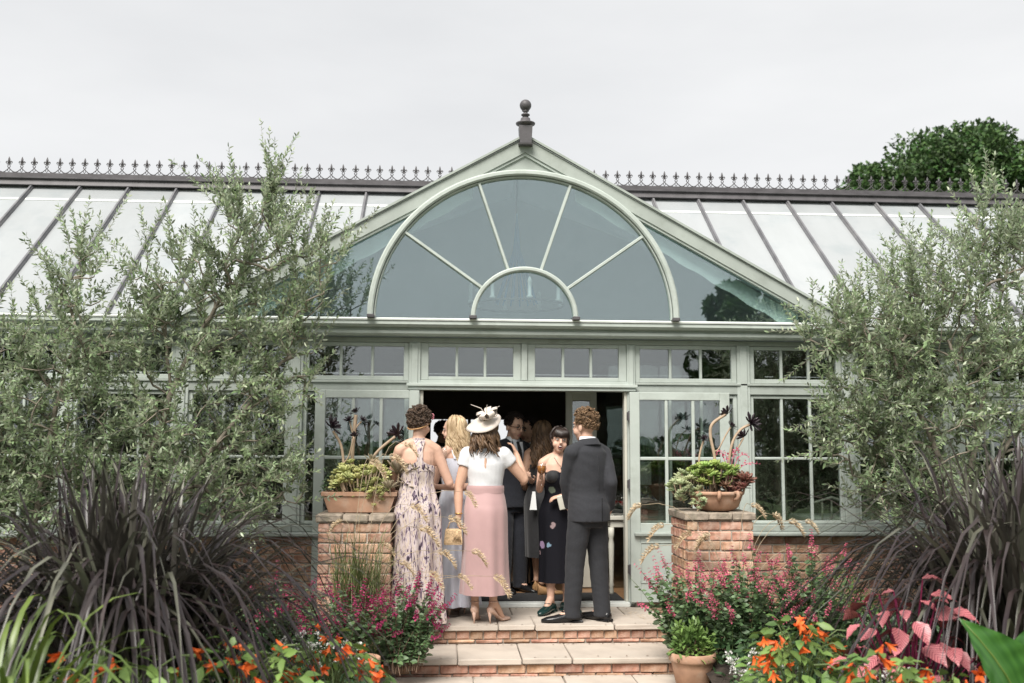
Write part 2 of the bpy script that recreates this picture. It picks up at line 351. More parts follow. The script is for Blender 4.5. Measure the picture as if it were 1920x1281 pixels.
def glazing(name, x0, x1, z0, z1, cols, rows, y, parent, st=.045, tr=.045, br=.045, bar=.026, dep=.05, m=None, colx=None):
    """window frame > glazing bars, panes"""
    m = m or m_sage; mb = MB()
    mb.box(x0, x0+st, y, y+dep, z0, z1); mb.box(x1-st, x1, y, y+dep, z0, z1)
    mb.box(x0+st, x1-st, y+.001, y+dep-.001, z1-tr, z1); mb.box(x0+st, x1-st, y+.001, y+dep-.001, z0, z0+br)
    w = mb.build(name, m, parent)
    a, b, c, d = x0+st, x1-st, z0+br, z1-tr
    xs = [a+(b-a)*i/cols for i in range(cols+1)]; zs = [c]+list(rows)+[d]
    for x in xs[1:-1]:
        q = MB(); q.box(x-bar/2, x+bar/2, y+.006, y+dep-.006, c-.001, d+.001, .005); q.build('glazing_bar', m, w)
    for z in zs[1:-1]:
        q = MB(); q.box(a-.001, b+.001, y+.009, y+dep-.009, z-bar/2, z+bar/2, .005); q.build('glazing_bar', m, w)
    for i in range(cols):
        for k in range(len(zs)-1):
            q = MB(); t = random.uniform(-.002, .002); yy = y+dep*.55
            q.box(xs[i]+.001, xs[i+1]-.001, yy, yy+.004, zs[k]+.001, zs[k+1]-.001, 0)
            o = q.build('pane', m_wglass, w)
    return w
edges = []
for a, b in zip(PX[:-1], PX[1:]):
    if a == -1.04: continue
    x0, x1 = a+HW.get(a, .063)+.001, b-HW.get(b, .063)-.001
    glazing('window', x0, x1, .77, 2.018, 3, (1.40,), .025, cons, st=.038, tr=.036, br=.03)
    glazing('transom_window', x0, x1, 2.132, 2.498, 3, (), .022, cons, st=.05, tr=.036, br=.042)
    mb = MB(); mb.box(a, b-.004, -.06, .10, .705, .765); mb.box(a-.002, b-.002, -.145, -.0605, .665, .70, .008); mb.box(a, b-.004, -.06, .1, .668, .703)
    mb.build('window_sill', m_sage2, cons)
glazing('transom_window', -.984, -.014, 2.14, 2.498, 3, (), .022, cons, st=.075, tr=.036, br=.034)
glazing('transom_window', .048, 1.019, 2.14, 2.498, 3, (), .022, cons, st=.075, tr=.036, br=.034)
# the two door leaves, folded back against the bays beside the opening
def leaf(x0, x1, hinge):
    d = glazing('door', x0, x1, .05, 2.03, 3, (1.395,), -.105, cons, st=.095, tr=.075, br=.735, bar=.03, dep=.042)
    d['label'] = 'glazed sage green door leaf folded back'
    q = MB(); q.box(x0+.1, x1-.1, -.099, -.094, .05+.19, .6, .002); q.build('panel', m_sage, d)
    q = MB()
    for a, b, c, e in ((x0+.092, x1-.092, .598, .612), (x0+.092, x1-.092, .228, .242), (x0+.088, x0+.102, .242, .598), (x1-.102, x1-.088, .242, .598)):
        q.box(a, b, -.112, -.1045, c, e, .004)
    q.build('moulding', m_sage, d)
    for z in (.35, 1.15, 1.8):
        q = MB(); q.tube([(hinge, -.085, z-.05), (hinge, -.085, z+.05)], .009, 8); q.box(hinge-.012, hinge+.012, -.083, -.02, z-.04, z+.04, .002); q.build('hinge', m_iron, d)
    return d
leaf(-1.965, -.99, -.985); leaf(1.025, 2.0, 1.02)
mb = MB(); mb.box(-.99, 1.025, -.06, .07, 0, .042, .006); mb.build('threshold', m_lead, cons)
for x0, x1 in ((-.984, -.955), (.992, 1.0185)):
    mb = MB(); mb.box(x0, x1, .01, .11, .043, 2.038, .003); mb.build('door_jamb', m_cream, cons)
# plinth
for a, b, c, d in ((-6.5, -1.06, -4.95, -1.1), (1.08, 6.5, 1.12, 4.9)):
    mb = MB(); mb.box(a, b, -.04, .12, -.34, .666); w = mb.build('plinth_wall', m_mortar, cons)
    for k in range(9):
        z = .62-k*.083; n = int((d-c)/.234)
        for i in range(n):
            x = c+.12+i*.234+(.117 if k % 2 else 0)
            if x+.11 > b or x-.11 < a: continue
            brick(w, x, -.012, z, .222, .075, .07)
# roof
RS = (4.50-2.70)/2.25
zm = lambda y: 2.71+RS*(y+.2)
GA, GH = 4.49, 3.2; GS = (GA-2.70)/GH
yv = lambda x: max(-.2, (GA-GS*abs(x)-2.71)/RS-.2+.02) if abs(x) < GH else -.2
BX = sorted([s*(.61+.545*k) for k in range(11) for s in (-1, 1)]+[0.0]); nrm = V((0, -RS, 1)).normalized()
for a, b in zip(BX[:-1], BX[1:]):
    pts = [(a+.004, yv(a)), (b-.004, yv(b)), (b-.004, 2.03), (a+.004, 2.03)]
    if abs(yv(a)-2.03) < .05 and abs(yv(b)-2.03) < .05: continue
    if abs(a) < GH < abs(b): pts.insert(1, (GH, -.2))
    if abs(b) < GH < abs(a): pts.insert(1, (-GH, -.2))
    lo = [V((x, y, zm(y))) for x, y in pts]; hi = [p+nrm*.008 for p in lo]; n = len(lo)
    mb = MB(); mb.add(lo+hi, [tuple(range(n))[::-1], tuple(range(n, 2*n))]+[(i, (i+1) % n, n+(i+1) % n, n+i) for i in range(n)]); mb.build('roof_pane', m_roof, cons)
for x in BX:
    if abs(x) < .5: continue
    y0, y1 = yv(x), 2.0; mb = MB()
    for w, h0, h1 in ((.022, .009, .03), (.012, .03, .052)):
        q = []
        for y in (y0, y1): c = V((x, y, zm(y))); q.append([c+V((-w, 0, 0))+nrm*h0, c+V((w, 0, 0))+nrm*h0, c+V((w*.8, 0, 0))+nrm*h1, c+V((-w*.8, 0, 0))+nrm*h1])
        mb.rings(q)
    mb.build('roof_bar', m_bar, cons)
for a, b in zip(BX[:-1], BX[1:]):   # glass lap near the top of the slope
    if min(abs(a), abs(b)) < 1.1 or max(yv(a), yv(b)) > 1.55: continue
    q = MB(); c = [V((x, y, zm(y)))+nrm*h for h in (.009, .014) for x, y in ((a+.03, 1.70), (b-.03, 1.70), (b-.03, 1.735), (a+.03, 1.735))]
    q.add(c, [(0, 1, 2, 3), (4, 5, 6, 7), (0, 1, 5, 4), (1, 2, 6, 5), (2, 3, 7, 6), (3, 0, 4, 7)]); q.build('glass_lap', m_lead, cons)
mb = MB(); mb.add([(-6.55, 2.1, 4.5), (6.55, 2.1, 4.5), (6.55, 4.4, 2.66), (-6.55, 4.4, 2.66)], [(0, 1, 2, 3)]); mb.add([(-6.55, 2.1, 4.49), (6.55, 2.1, 4.49), (6.55, 4.4, 2.65), (-6.55, 4.4, 2.65)], [(3, 2, 1, 0)]); mb.build('rear_roof', m_roof, cons)
mb = MB()
for s in (-1, 1): xbar(mb, s*.95, s*6.6, [(1.90, 4.47), (1.92, 4.535), (1.89, 4.545), (1.89, 4.565), (1.98, 4.575), (2.03, 4.575), (2.03, 4.635), (2.06, 4.635), (2.06, 4.575), (2.2, 4.565), (2.2, 4.45)])
mb.build('ridge', m_iron, cons)
# cresting: one fleur mesh, many copies
mb = MB(); t = .006
mb.prism([(0, .105), (.012, .14), (.009, .165), (0, .19), (-.009, .165), (-.012, .14)], -t, t)
for s in (-1, 1):
    mb.tube([(0, 0, .1), (s*.014, 0, .125), (s*.026, 0, .135), (s*.035, 0, .125), (s*.031, 0, .11)], [.006, .008, .008, .006, .003], 5)
    mb.tube([(0, 0, .098), (s*.013, 0, .083), (s*.014, 0, .07), (0, 0, .055), (s*-.02, 0, .035), (s*-.045, 0, .012), (s*-.071, 0, .004)], [.004, .005, .005, .005, .005, .006, .006], 4)
    mb.tube([(0, 0, .055), (s*.012, 0, .038), (s*.012, 0, .022), (0, 0, .008)], .0035, 4)
mb.box(-.026, .026, -t, t, .098, .108, .002)
fm = mb.mesh('fleur', True); fm.materials.append(m_iron)
crest = MB(); crest.box(-6.55, 6.55, 2.038, 2.052, 4.636, 4.645, .001); crest = crest.build('cresting', m_iron, cons)
for i in range(90):
    x = -6.4+i*.1425
    if abs(x) < .4: continue
    o = bpy.data.objects.new('fleur', fm); COL.objects.link(o); o.parent = crest; o.location = (x, 2.045, 4.642); o.rotation_euler = (random.uniform(-.02, .02), random.uniform(-.025, .025), 0)
# gable roof slopes
for s in (-1, 1):
    P = [V((0, -.26, GA-.02)), V((s*GH, -.26, 2.71))]; back = [V((s*GH*(1-k/8), yv(GH*(1-k/8)), GA-.02-GS*GH*(1-k/8))) for k in range(9)]
    lo = P[:1]+[V((s*GH, -.26, 2.69))]+back; hi = [p+V((0, 0, .012)) for p in lo]; n = len(lo); mb = MB()
    mb.add(lo+hi, [tuple(range(n)), tuple(range(n, 2*n))[::-1]]+[(i, (i+1) % n, n+(i+1) % n, n+i) for i in range(n)]); mb.build('gable_roof', m_roof, cons)
    mb = MB()   # bargeboard: fascia, top capping and inner bead
    th = .16
    mb.prism([(s*.0, GA), (s*GH, 2.70), (s*(GH-.25), 2.70), (0, GA-th)][::s], -.25, -.20)
    mb.prism([(s*.0, GA+.018), (s*(GH+.06), 2.70-.015), (s*(GH+.02), 2.7-.02), (0, GA-.004)][::s], -.275, -.17)
    mb.build('bargeboard', m_sage2, cons)
    mb = MB(); mb.prism([(0, GA-th-.002), (s*(GH-.25), 2.705), (s*(GH-.30), 2.705), (0, GA-th-.03)][::s], -.235, -.19); mb.build('gable_bead', m_sage, cons)
    # scalloped roller blind hanging just inside the slope
    e = []; n = 26
    for k in range(n+1):
        x = .5+2.2*k/n; e.append((s*x, GA-th-.05-GS*x-(.14+.03*abs(math.sin(k*.8+s)))*(.6+.4*k/n)))
    top = [(s*.5, GA-th-.02-GS*.5), (s*2.7, GA-th-.02-GS*2.7)]
    mb = MB(); mb.prism((top+e[::-1])[::s], -.10, -.095); mb.build('blind', m_lead, cons)
# arch
EA, EB, ZC = 1.485, 1.44, 2.715
arc = lambda a, k, dz=0: (a*EA*math.cos(k), ZC+a*EB*math.sin(k))
def arch(name, a0, a1, y0, y1, m, n=48):
    rs = []
    for i in range(n+1):
        k = PI*i/n; (xa, za), (xb, zb) = arc(a0, k), arc(a1, k); xm, zmid = (xa+xb)/2, (za+zb)/2
        rs.append([V((xa, y0+.012, za)), V((xa, y1, za)), V((xb, y1, zb)), V((xb, y0+.012, zb)), V(((xb+xm)/2, y0, (zb+zmid)/2)), V(((xa+xm)/2, y0, (za+zmid)/2))])
    mb = MB(); mb.rings(rs); return mb.build(name, m, cons)
IA = .345
arch('arch_frame', 1.0, .962, -.275, -.16, m_sage); arch('arch_bead', .96, .948, -.24, -.17, m_sage, 48); arch('inner_arch', IA, IA-.03, -.262, -.16, m_sage, 30)
ANG = [0, R(36.3), R(71.8), R(108.2), R(143.7), PI]
for k in ANG[1:-1]:
    (xa, za), (xb, zb) = arc(IA-.01, k), arc(.95, k); d = V((xb-xa, 0, zb-za)).normalized(); s = V((-d.z, 0, d.x)); mb = MB()
    mb.rings([[V((x, -.245, z))-s*.010, V((x, -.245, z))+s*.010, V((x, -.225, z))+s*.016, V((x, -.17, z))+s*.016, V((x, -.17, z))-s*.016, V((x, -.225, z))-s*.016] for x, z in ((xa, za), (xb, zb))]); mb.build('spoke', m_sage, cons)
for a, b in zip(ANG[:-1], ANG[1:]):
    n = 10; poly = [arc(.948, a+(b-a)*i/n) for i in range(n+1)]+[arc(IA-.01, b+(a-b)*i/n) for i in range(n+1)]
    mb = MB(); mb.prism(poly, -.20, -.194); mb.build('fan_pane', m_gglass, cons)
mb = MB(); mb.prism([arc(IA-.03, PI*i/20) for i in range(21)], -.201, -.195); mb.build('fan_pane', m_gglass, cons)
for s in (-1, 1):
    k0 = math.acos(1.0/EA); n = 12; poly = [(s*arc(.99, k0*i/n)[0], arc(.99, k0*i/n)[1]) for i in range(n+1)]
    x = poly[-1][0]*s; poly += [(s*x, GA-.2-GS*x), (s*2.88, GA-.2-GS*2.88+.02), (s*2.88, 2.715)]
    mb = MB(); mb.prism(poly[::s], -.185, -.179); mb.build('spandrel_pane', m_gglass, cons)
poly = [(x, GA-.17-GS*abs(x)) for x in (-.47, 0, .47)]+[(.47-.94*i/16, ZC+.972*EB*math.sqrt(1-((.47-.94*i/16)/EA)**2)) for i in range(17)]
mb = MB(); lo = poly[3:]; up = [(x, GA-.17-GS*abs(x)) for x, z in lo]
mb.rings([[V((a[0], y, a[1])), V((a[0], y2, a[1])), V((b[0], y2, b[1])), V((b[0], y, b[1]))] for a, b in zip(lo, up) for y, y2 in ((-.215, -.165),)]); mb.build('gable_board', m_sage2, cons)
for x in (-1.45, -.49, .49, 1.45):   # lead feet of the two arches
    q = MB(); q.box(x-.035, x+.035, -.285, -.17, 2.70, 2.735, .006); q.build('arch_foot', m_iron, cons)
# finial
fin = MB()
for z0, z1, a, b in ((4.385, 4.40, .066, .07), (4.401, 4.575, .056, .064),):
    fin.rings([[V((sx*w, -.265+sy*w, z)) for sx, sy in ((-1, -1), (1, -1), (1, 1), (-1, 1))] for z, w in ((z0, a), (z1, b))])
fin = fin.build('finial', m_iron, cons)
mb = MB(); mb.lathe([(.055, 4.576), (.066, 4.585), (.092, 4.60), (.095, 4.612), (.07, 4.622), (.05, 4.634), (.045, 4.66), (.03, 4.668)], (0, -.265, 0)); mb.build('collar', m_iron, fin, True)
mb = MB(); mb.lathe([(.028, 4.669), (.03, 4.685), (.042, 4.69), (.042, 4.70), (.022, 4.706), (.02, 4.725), (.036, 4.735)], (0, -.265, 0), 14); mb.build('neck', m_iron, fin, True)
mb = MB(); mb.ell((0, -.265, 4.79), .057, None, 20, 14); mb.build('ball', m_iron, fin, True)
# interior
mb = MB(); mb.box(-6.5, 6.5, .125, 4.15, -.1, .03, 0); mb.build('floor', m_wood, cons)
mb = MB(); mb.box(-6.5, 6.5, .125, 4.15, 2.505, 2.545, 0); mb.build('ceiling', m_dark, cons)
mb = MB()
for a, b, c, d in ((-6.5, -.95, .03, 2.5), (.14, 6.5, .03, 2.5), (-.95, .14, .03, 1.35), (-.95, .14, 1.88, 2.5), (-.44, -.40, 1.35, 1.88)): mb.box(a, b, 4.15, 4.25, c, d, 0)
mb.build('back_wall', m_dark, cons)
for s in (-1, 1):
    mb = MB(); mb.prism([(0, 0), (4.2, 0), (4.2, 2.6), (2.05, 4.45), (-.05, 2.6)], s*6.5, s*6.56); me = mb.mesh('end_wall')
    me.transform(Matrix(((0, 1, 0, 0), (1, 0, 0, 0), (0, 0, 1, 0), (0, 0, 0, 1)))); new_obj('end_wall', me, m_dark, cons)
for a, b in ((-2.05, -1.6), (1.75, 1.85), (-5, -2.9)):
    pass
mb = MB(); mb.box(2.15, 3.0, 1.9, 2.0, .03, 2.5, 0); mb.build('inner_wall', m_stonewall, cons)
for x in (2.45, 2.72, 3.05, 3.9, -2.45, -3.6):
    mb = MB(); mb.box(x-.05, x+.05, 1.5, 1.6, .031, 2.5); mb.build('inner_column', m_curtain, cons)
ind = glazing('inner_door', .54, .87, .04, 2.1, 1, (), 1.0, cons, st=.07, tr=.1, br=.5, dep=.045, m=m_cream)
mb = MB(); mb.box(.88, 2.1, 1.03, 1.034, .04, 2.4, 0); mb.build('inner_screen', m_wglass, cons)
# doormat
mt = MB(); mt.box(-.62, 1.0, .14, .62, .031, .043, .003); tag(mt.build('doormat', m_mat), 'dark grey doormat just inside the open doorway', 'doormat')
# chandelier seen through the fan window
ch = thing('chandelier', 'blue ribbon chandelier with white candles behind the arched window', 'chandelier', (0.0, .9, 3.0))
m_blue = mat('blue_ribbon', (.06, .22, .48), .6, .2, 5, trans=.3)
q = MB()
for k in range(14): a = 2*PI*k/14; q.tube([(0, 0, 1.0), (.03*math.cos(a), .03*math.sin(a), .6), (.22*math.cos(a), .22*math.sin(a), .02)], [.006, .012, .01], 5)
q.build('ribbon', m_blue, ch)
q = MB(); q.tube([(.5*math.cos(2*PI*k/32), .5*math.sin(2*PI*k/32), 0) for k in range(33)], .012, 6); q.tube([(0, 0, 1.0), (0, 0, 1.5)], .008, 6); q.build('ring', m_iron, ch)
for k in range(8):
    a = 2*PI*k/8+.2; q = MB(); q.lathe([(.03, .0), (.034, .02), (.02, .025), (.02, .16), (.026, .165), (.02, .19), (.006, .22)], (.5*math.cos(a), .5*math.sin(a), .012), 10); q.build('candle', m_white, ch, True)
# ------------------------------------------------------------------ steps and landing
st = tag(new_obj('steps', None), kind='structure')
m = MB(); m.box(-1.22, 1.22, -.94, -.02, -.33, -.05, 0); m.box(-1.18, 1.18, -1.55, -.94, -.335, -.2, 0); m.build('core', m_mortar, st)
def slab(x0, x1, y0, y1, zt, th=.045):
    q = MB(); q.box(-(x1-x0)/2+.004, (x1-x0)/2-.004, -(y1-y0)/2+.004, (y1-y0)/2-.004, -th, 0, .007)
    q.v = [(x+random.uniform(-.003, .003), y+random.uniform(-.004, .004), z) for x, y, z in q.v]
    o = q.build('slab', m_slab, st); o.location = ((x0+x1)/2, (y0+y1)/2, zt+random.uniform(-.003, .002)); o.rotation_euler = (random.uniform(-.003, .003), random.uniform(-.004, .004), 0)
xs = [-1.24, -.84, -.27, .04, .72, 1.25]
for a, b in zip(xs[:-1], xs[1:]): slab(a, b, -.986, -.46, 0)
xs = [-1.2, -.6, -.12, .36, .9, 1.2]
for a, b in zip(xs[:-1], xs[1:]): slab(a, b, -.46, -.03, 0)
xs = [-1.2, -.62, -.115, .28, 1.2]
for a, b in zip(xs[:-1], xs[1:]): slab(a, b, -1.605, -.975, -.15)
for i in range(21): brick(st, -1.14+i*.1145, -.93, -.085, .104, .05, .066)
for i in range(10): brick(st, -1.05+i*.234, -.932, -.137, .222, .05, .026)
for i in range(11): brick(st, -1.10+i*.226, -1.545, -.235, .216, .05, .066)
for i in range(11): brick(st, -1.0+i*.226, -1.547, -.284, .216, .05, .022)
xs = [-1.25, -.5, .2, .75, 1.25]
for a, b in zip(xs[:-1], xs[1:]): slab(a, b, -2.3, -1.59, -.28, .03)
# ------------------------------------------------------------------ piers
def pier(x0, x1, y0, y1, ztop, label):
    t = thing('brick_pier', label, 'pier', ((x0+x1)/2, (y0+y1)/2, -.33), 'brick piers beside the steps'); hx, hy = (x1-x0)/2, (y1-y0)/2; H = ztop+.33
    q = MB(); q.box(-hx+.012, hx-.012, -hy+.012, hy-.012, 0, H-.07, 0); q.build('core', m_mortar, t)
    n = 14; ch_ = .0835
    for k in range(n):
        z = H-.075-.04-k*ch_; L = 2*hx/3; e = k % 2
        segs = [(-hx, -hx+L), (-hx+L, -hx+2*L), (-hx+2*L, hx)] if e else [(-hx, -hx+L/2), (-hx+L/2, -hx+1.5*L), (-hx+1.5*L, -hx+2.5*L), (-hx+2.5*L, hx)]
        for a, b in segs: brick(t, (a+b)/2, -hy+.05, z, b-a-.011, .1, .071, .004)
        for s in (-1, 1):
            yy = [-hy+.1, -hy+.22, hy-.18, hy] if e else [-hy+.1, -hy+.34, hy]
            for a, b in zip(yy[:-1], yy[1:]): brick(t, s*(hx-.05), (a+b)/2+.005, z, .1, b-a-.011, .071, .004)
    for i in range(3):
        w = 2*(hx+.02)/3; q = MB(); q.box(-hx-.02+i*w+.003, -hx-.02+(i+1)*w-.003, -hy-.02, hy+.02, H-.068, H-.002-.004*(i % 2), .01)
        q.v = [(x+random.uniform(-.006, .006), y+random.uniform(-.006, .006), z+random.uniform(-.005, .003)) for x, y, z in q.v]; q.build('coping_tile', m_tile, t)
    return t
pier(-1.775, -1.17, -1.2, -.6, .945, 'red brick pier carrying the rectangular terracotta trough, beside the woman in the print dress')
pier(1.30, 1.875, -1.2, -.6, .96, 'red brick pier carrying the round terracotta bowl, behind the pink flowered sage')
# ------------------------------------------------------------------ people
def skin(name, c): return mat(name, c, .5, .05, 30, .02, 300, spec=.35)
m_skin = skin('fair_skin', (.60, .375, .28)); m_skin2 = skin('warm_skin', (.56, .345, .245)); m_skin3 = skin('tan_skin', (.47, .28, .19))
m_lip = mat('lips', (.40, .17, .14), .4, .05); m_mouth = mat('mouth_inside', (.06, .012, .012), .5); m_teeth = mat('teeth', (.75, .72, .66), .3, .03)
m_eye = mat('eye_white', (.6, .58, .55), .3, .03); m_iris = mat('iris', (.02, .013, .01), .2); m_brow = mat('eyebrow', (.03, .02, .015), .9)
m_hdark = mat('dark_hair', (.022, .013, .01), .45, .4, 40, stretch=(1, 1, .2), spec=.5)
m_hbrown = mat('brown_hair', (.075, .042, .024), .5, .4, 40, col2=(.16, .095, .05), stretch=(1, 1, .2))
m_hcurl = mat('dark_curly_hair', (.04, .024, .017), .55, .4, 50, col2=(.11, .07, .045))
m_hginger = mat('light_brown_curls', (.10, .058, .03), .55, .4, 50, col2=(.26, .16, .085))
m_hblond = mat('blonde_hair', (.34, .22, .115), .5, .3, 30, col2=(.62, .48, .30), stretch=(1, 1, .12))
m_suit = mat('charcoal_suit', (.034, .035, .040), .9, .07, 60, .05, 400, sheen=.06, spec=.2)
m_trou = mat('charcoal_trousers', (.030, .031, .035), .9, .07, 60, .05, 400, sheen=.05, spec=.2)
m_navy = mat('dark_navy_suit', (.018, .02, .028), .85, .2, 60, .1, 400, sheen=.2)
m_shirt = mat('white_shirt', (.72, .74, .78), .8, .03, 20)
m_blackd = mat('black_dress', (.014, .014, .016), .75, .2, 40, sheen=.2)
m_top = mat('white_top', (.62, .625, .64), .8, .03, 60, .08, 300)
m_pink = mat('dusty_pink_skirt', (.43, .275, .27), .7, .04, 8, .03, 120, sheen=.3)
m_lav = mat('pale_lavender_satin', (.68, .70, .79), .38, .05, 6, sheen=.3)
m_nude = mat('nude_leather', (.62, .42, .33), .3, .06, 20); m_blk = mat('black_leather', (.012, .012, .013), .22, .1, 20); m_teal = mat('dark_green_patent', (.01, .03, .028), .15, .1, 20)
m_cork = mat('tan_wedge', (.42, .24, .11), .6, .2, 60, .2, 200); m_straw = mat('woven_straw', (.48, .34, .20), .8, .3, 70, .5, 120)
m_hat = mat('cream_sinamay', (.62, .55, .49), .75, .05, 60, .15, 300); m_shawl = mat('dark_green_shawl', (.012, .05, .042), .8, .2, 20)
m_gold = mat('gold', (.6, .4, .15), .3, .1, metal=.8); m_pinkf = mat('pink_flower', (.62, .22, .28), .7, .15)
def print_mat(name, base, dark, mid, stretch, sc=3.2):
    m = bpy.data.materials.new(name); m.use_nodes = True; nt = m.node_tree; L = nt.links.new; p = nt.nodes['Principled BSDF']; p.inputs['Roughness'].default_value = .8
    tc = nd(nt, 'TexCoord'); mp = nd(nt, 'Mapping'); mp.inputs['Scale'].default_value = stretch; L(tc.outputs['Object'], mp.inputs['Vector'])
    nz = nd(nt, 'TexNoise', Scale=sc, Detail=5.0, Roughness=.6, Distortion=1.2); L(mp.outputs[0], nz.inputs['Vector'])
    rp = nd(nt, 'ValToRGB'); e = rp.color_ramp.elements; e[0].position = .36; e[0].color = c4(dark); e[1].position = .5; e[1].color = c4(base)
    for pos, c in ((.41, mid), (.455, base), (.54, (.50, .40, .28)), (.58, base), (.61, mid), (.65, dark)):
        k = e.new(pos); k.color = c4(c)
    L(nz.outputs['Fac'], rp.inputs['Fac']); L(rp.outputs[0], p.inputs['Base Color']); return m
m_print = print_mat('streaky_print', (.58, .50, .50), (.03, .02, .035), (.19, .13, .19), (8, 8, 2.0), 3.6)
def floral_mat():
    m = bpy.data.materials.new('black_floral'); m.use_nodes = True; nt = m.node_tree; L = nt.links.new; p = nt.nodes['Principled BSDF']; p.inputs['Roughness'].default_value = .85; p.inputs['Specular IOR Level'].default_value = .15
    tc = nd(nt, 'TexCoord'); nzd = nd(nt, 'TexNoise', Scale=30.0); L(tc.outputs['Object'], nzd.inputs['Vector'])
    va = nd(nt, 'MixRGB'); va.inputs[0].default_value = .035; L(tc.outputs['Object'], va.inputs[1]); L(nzd.outputs['Color'], va.inputs[2])
    v = nd(nt, 'TexVoronoi', Scale=8.0); L(va.outputs[0], v.inputs['Vector'])
    lt = nd(nt, 'MapRange'); lt.inputs[1].default_value = .30; lt.inputs[2].default_value = .26; L(v.outputs['Distance'], lt.inputs[0])
    sp = nd(nt, 'SeparateColor'); L(v.outputs['Color'], sp.inputs[0])
    rp = nd(nt, 'ValToRGB'); e = rp.color_ramp.elements; e[0].position = 0; e[0].color = (.35, .22, .36, 1); e[1].position = 1; e[1].color = (.10, .22, .10, 1)
    for pos, c in ((.3, (.12, .3, .36)), (.5, (.5, .3, .36)), (.7, (.06, .14, .08))): e.new(pos).color = c4(c)
    L(sp.outputs[0], rp.inputs['Fac']); gt = nd(nt, 'Math', operation='GREATER_THAN'); gt.inputs[1].default_value = .48; L(sp.outputs[1], gt.inputs[0])
    mu = nd(nt, 'Math', operation='MULTIPLY'); L(gt.outputs[0], mu.inputs[0]); L(lt.outputs[0], mu.inputs[1])
    mx = nd(nt, 'MixRGB'); L(mu.outputs[0], mx.inputs[0]); mx.inputs[1].default_value = (.009, .009, .013, 1); L(rp.outputs[0], mx.inputs[2]); L(mx.outputs[0], p.inputs['Base Color']); return m
m_floral = floral_mat()
class Fig: pass
def hand(mb, w, d, nrm, s, curl=.5, thumb=None):
    """palm, four unequal bent fingers and a thumb; w wrist, d direction of the hand, nrm palm-side normal"""
    d = V(d).normalized(); nrm = (V(nrm)-d*V(nrm).dot(d)).normalized(); sd = d.cross(nrm)
    pc = V(w)+d*.045*s; M = Matrix((sd, d, nrm)).transposed()
    mb.ell(pc, (.036*s, .052*s, .016*s), M, 10, 8)
    for k, (o, L) in enumerate(((-.027, .066), (-.009, .077), (.009, .072), (.026, .056))):
        b = V(w)+d*.078*s+sd*o*s; a = curl; p = [b-d*.02*s, b]; ang = 0; dd = d
        for q, fr in enumerate((.45, .32, .23)):
            ang += a*(.7+.2*q); dd = d*math.cos(ang)+nrm*math.sin(ang); p.append(p[-1]+dd*L*fr*s*1.05)
        mb.tube(p, [.009*s, .009*s, .0085*s, .0078*s, .0062*s], 7)
    t = -1 if thumb is None else thumb; b = V(w)+d*.02*s+sd*t*.026*s
    p = [b, b+d*.022*s+sd*t*.022*s+nrm*.006*s, b+d*.048*s+sd*t*.03*s+nrm*.016*s, b+d*.070*s+sd*t*.024*s+nrm*.026*s]
    mb.tube(p, [.013*s, .011*s, .0095*s, .0075*s], 7)
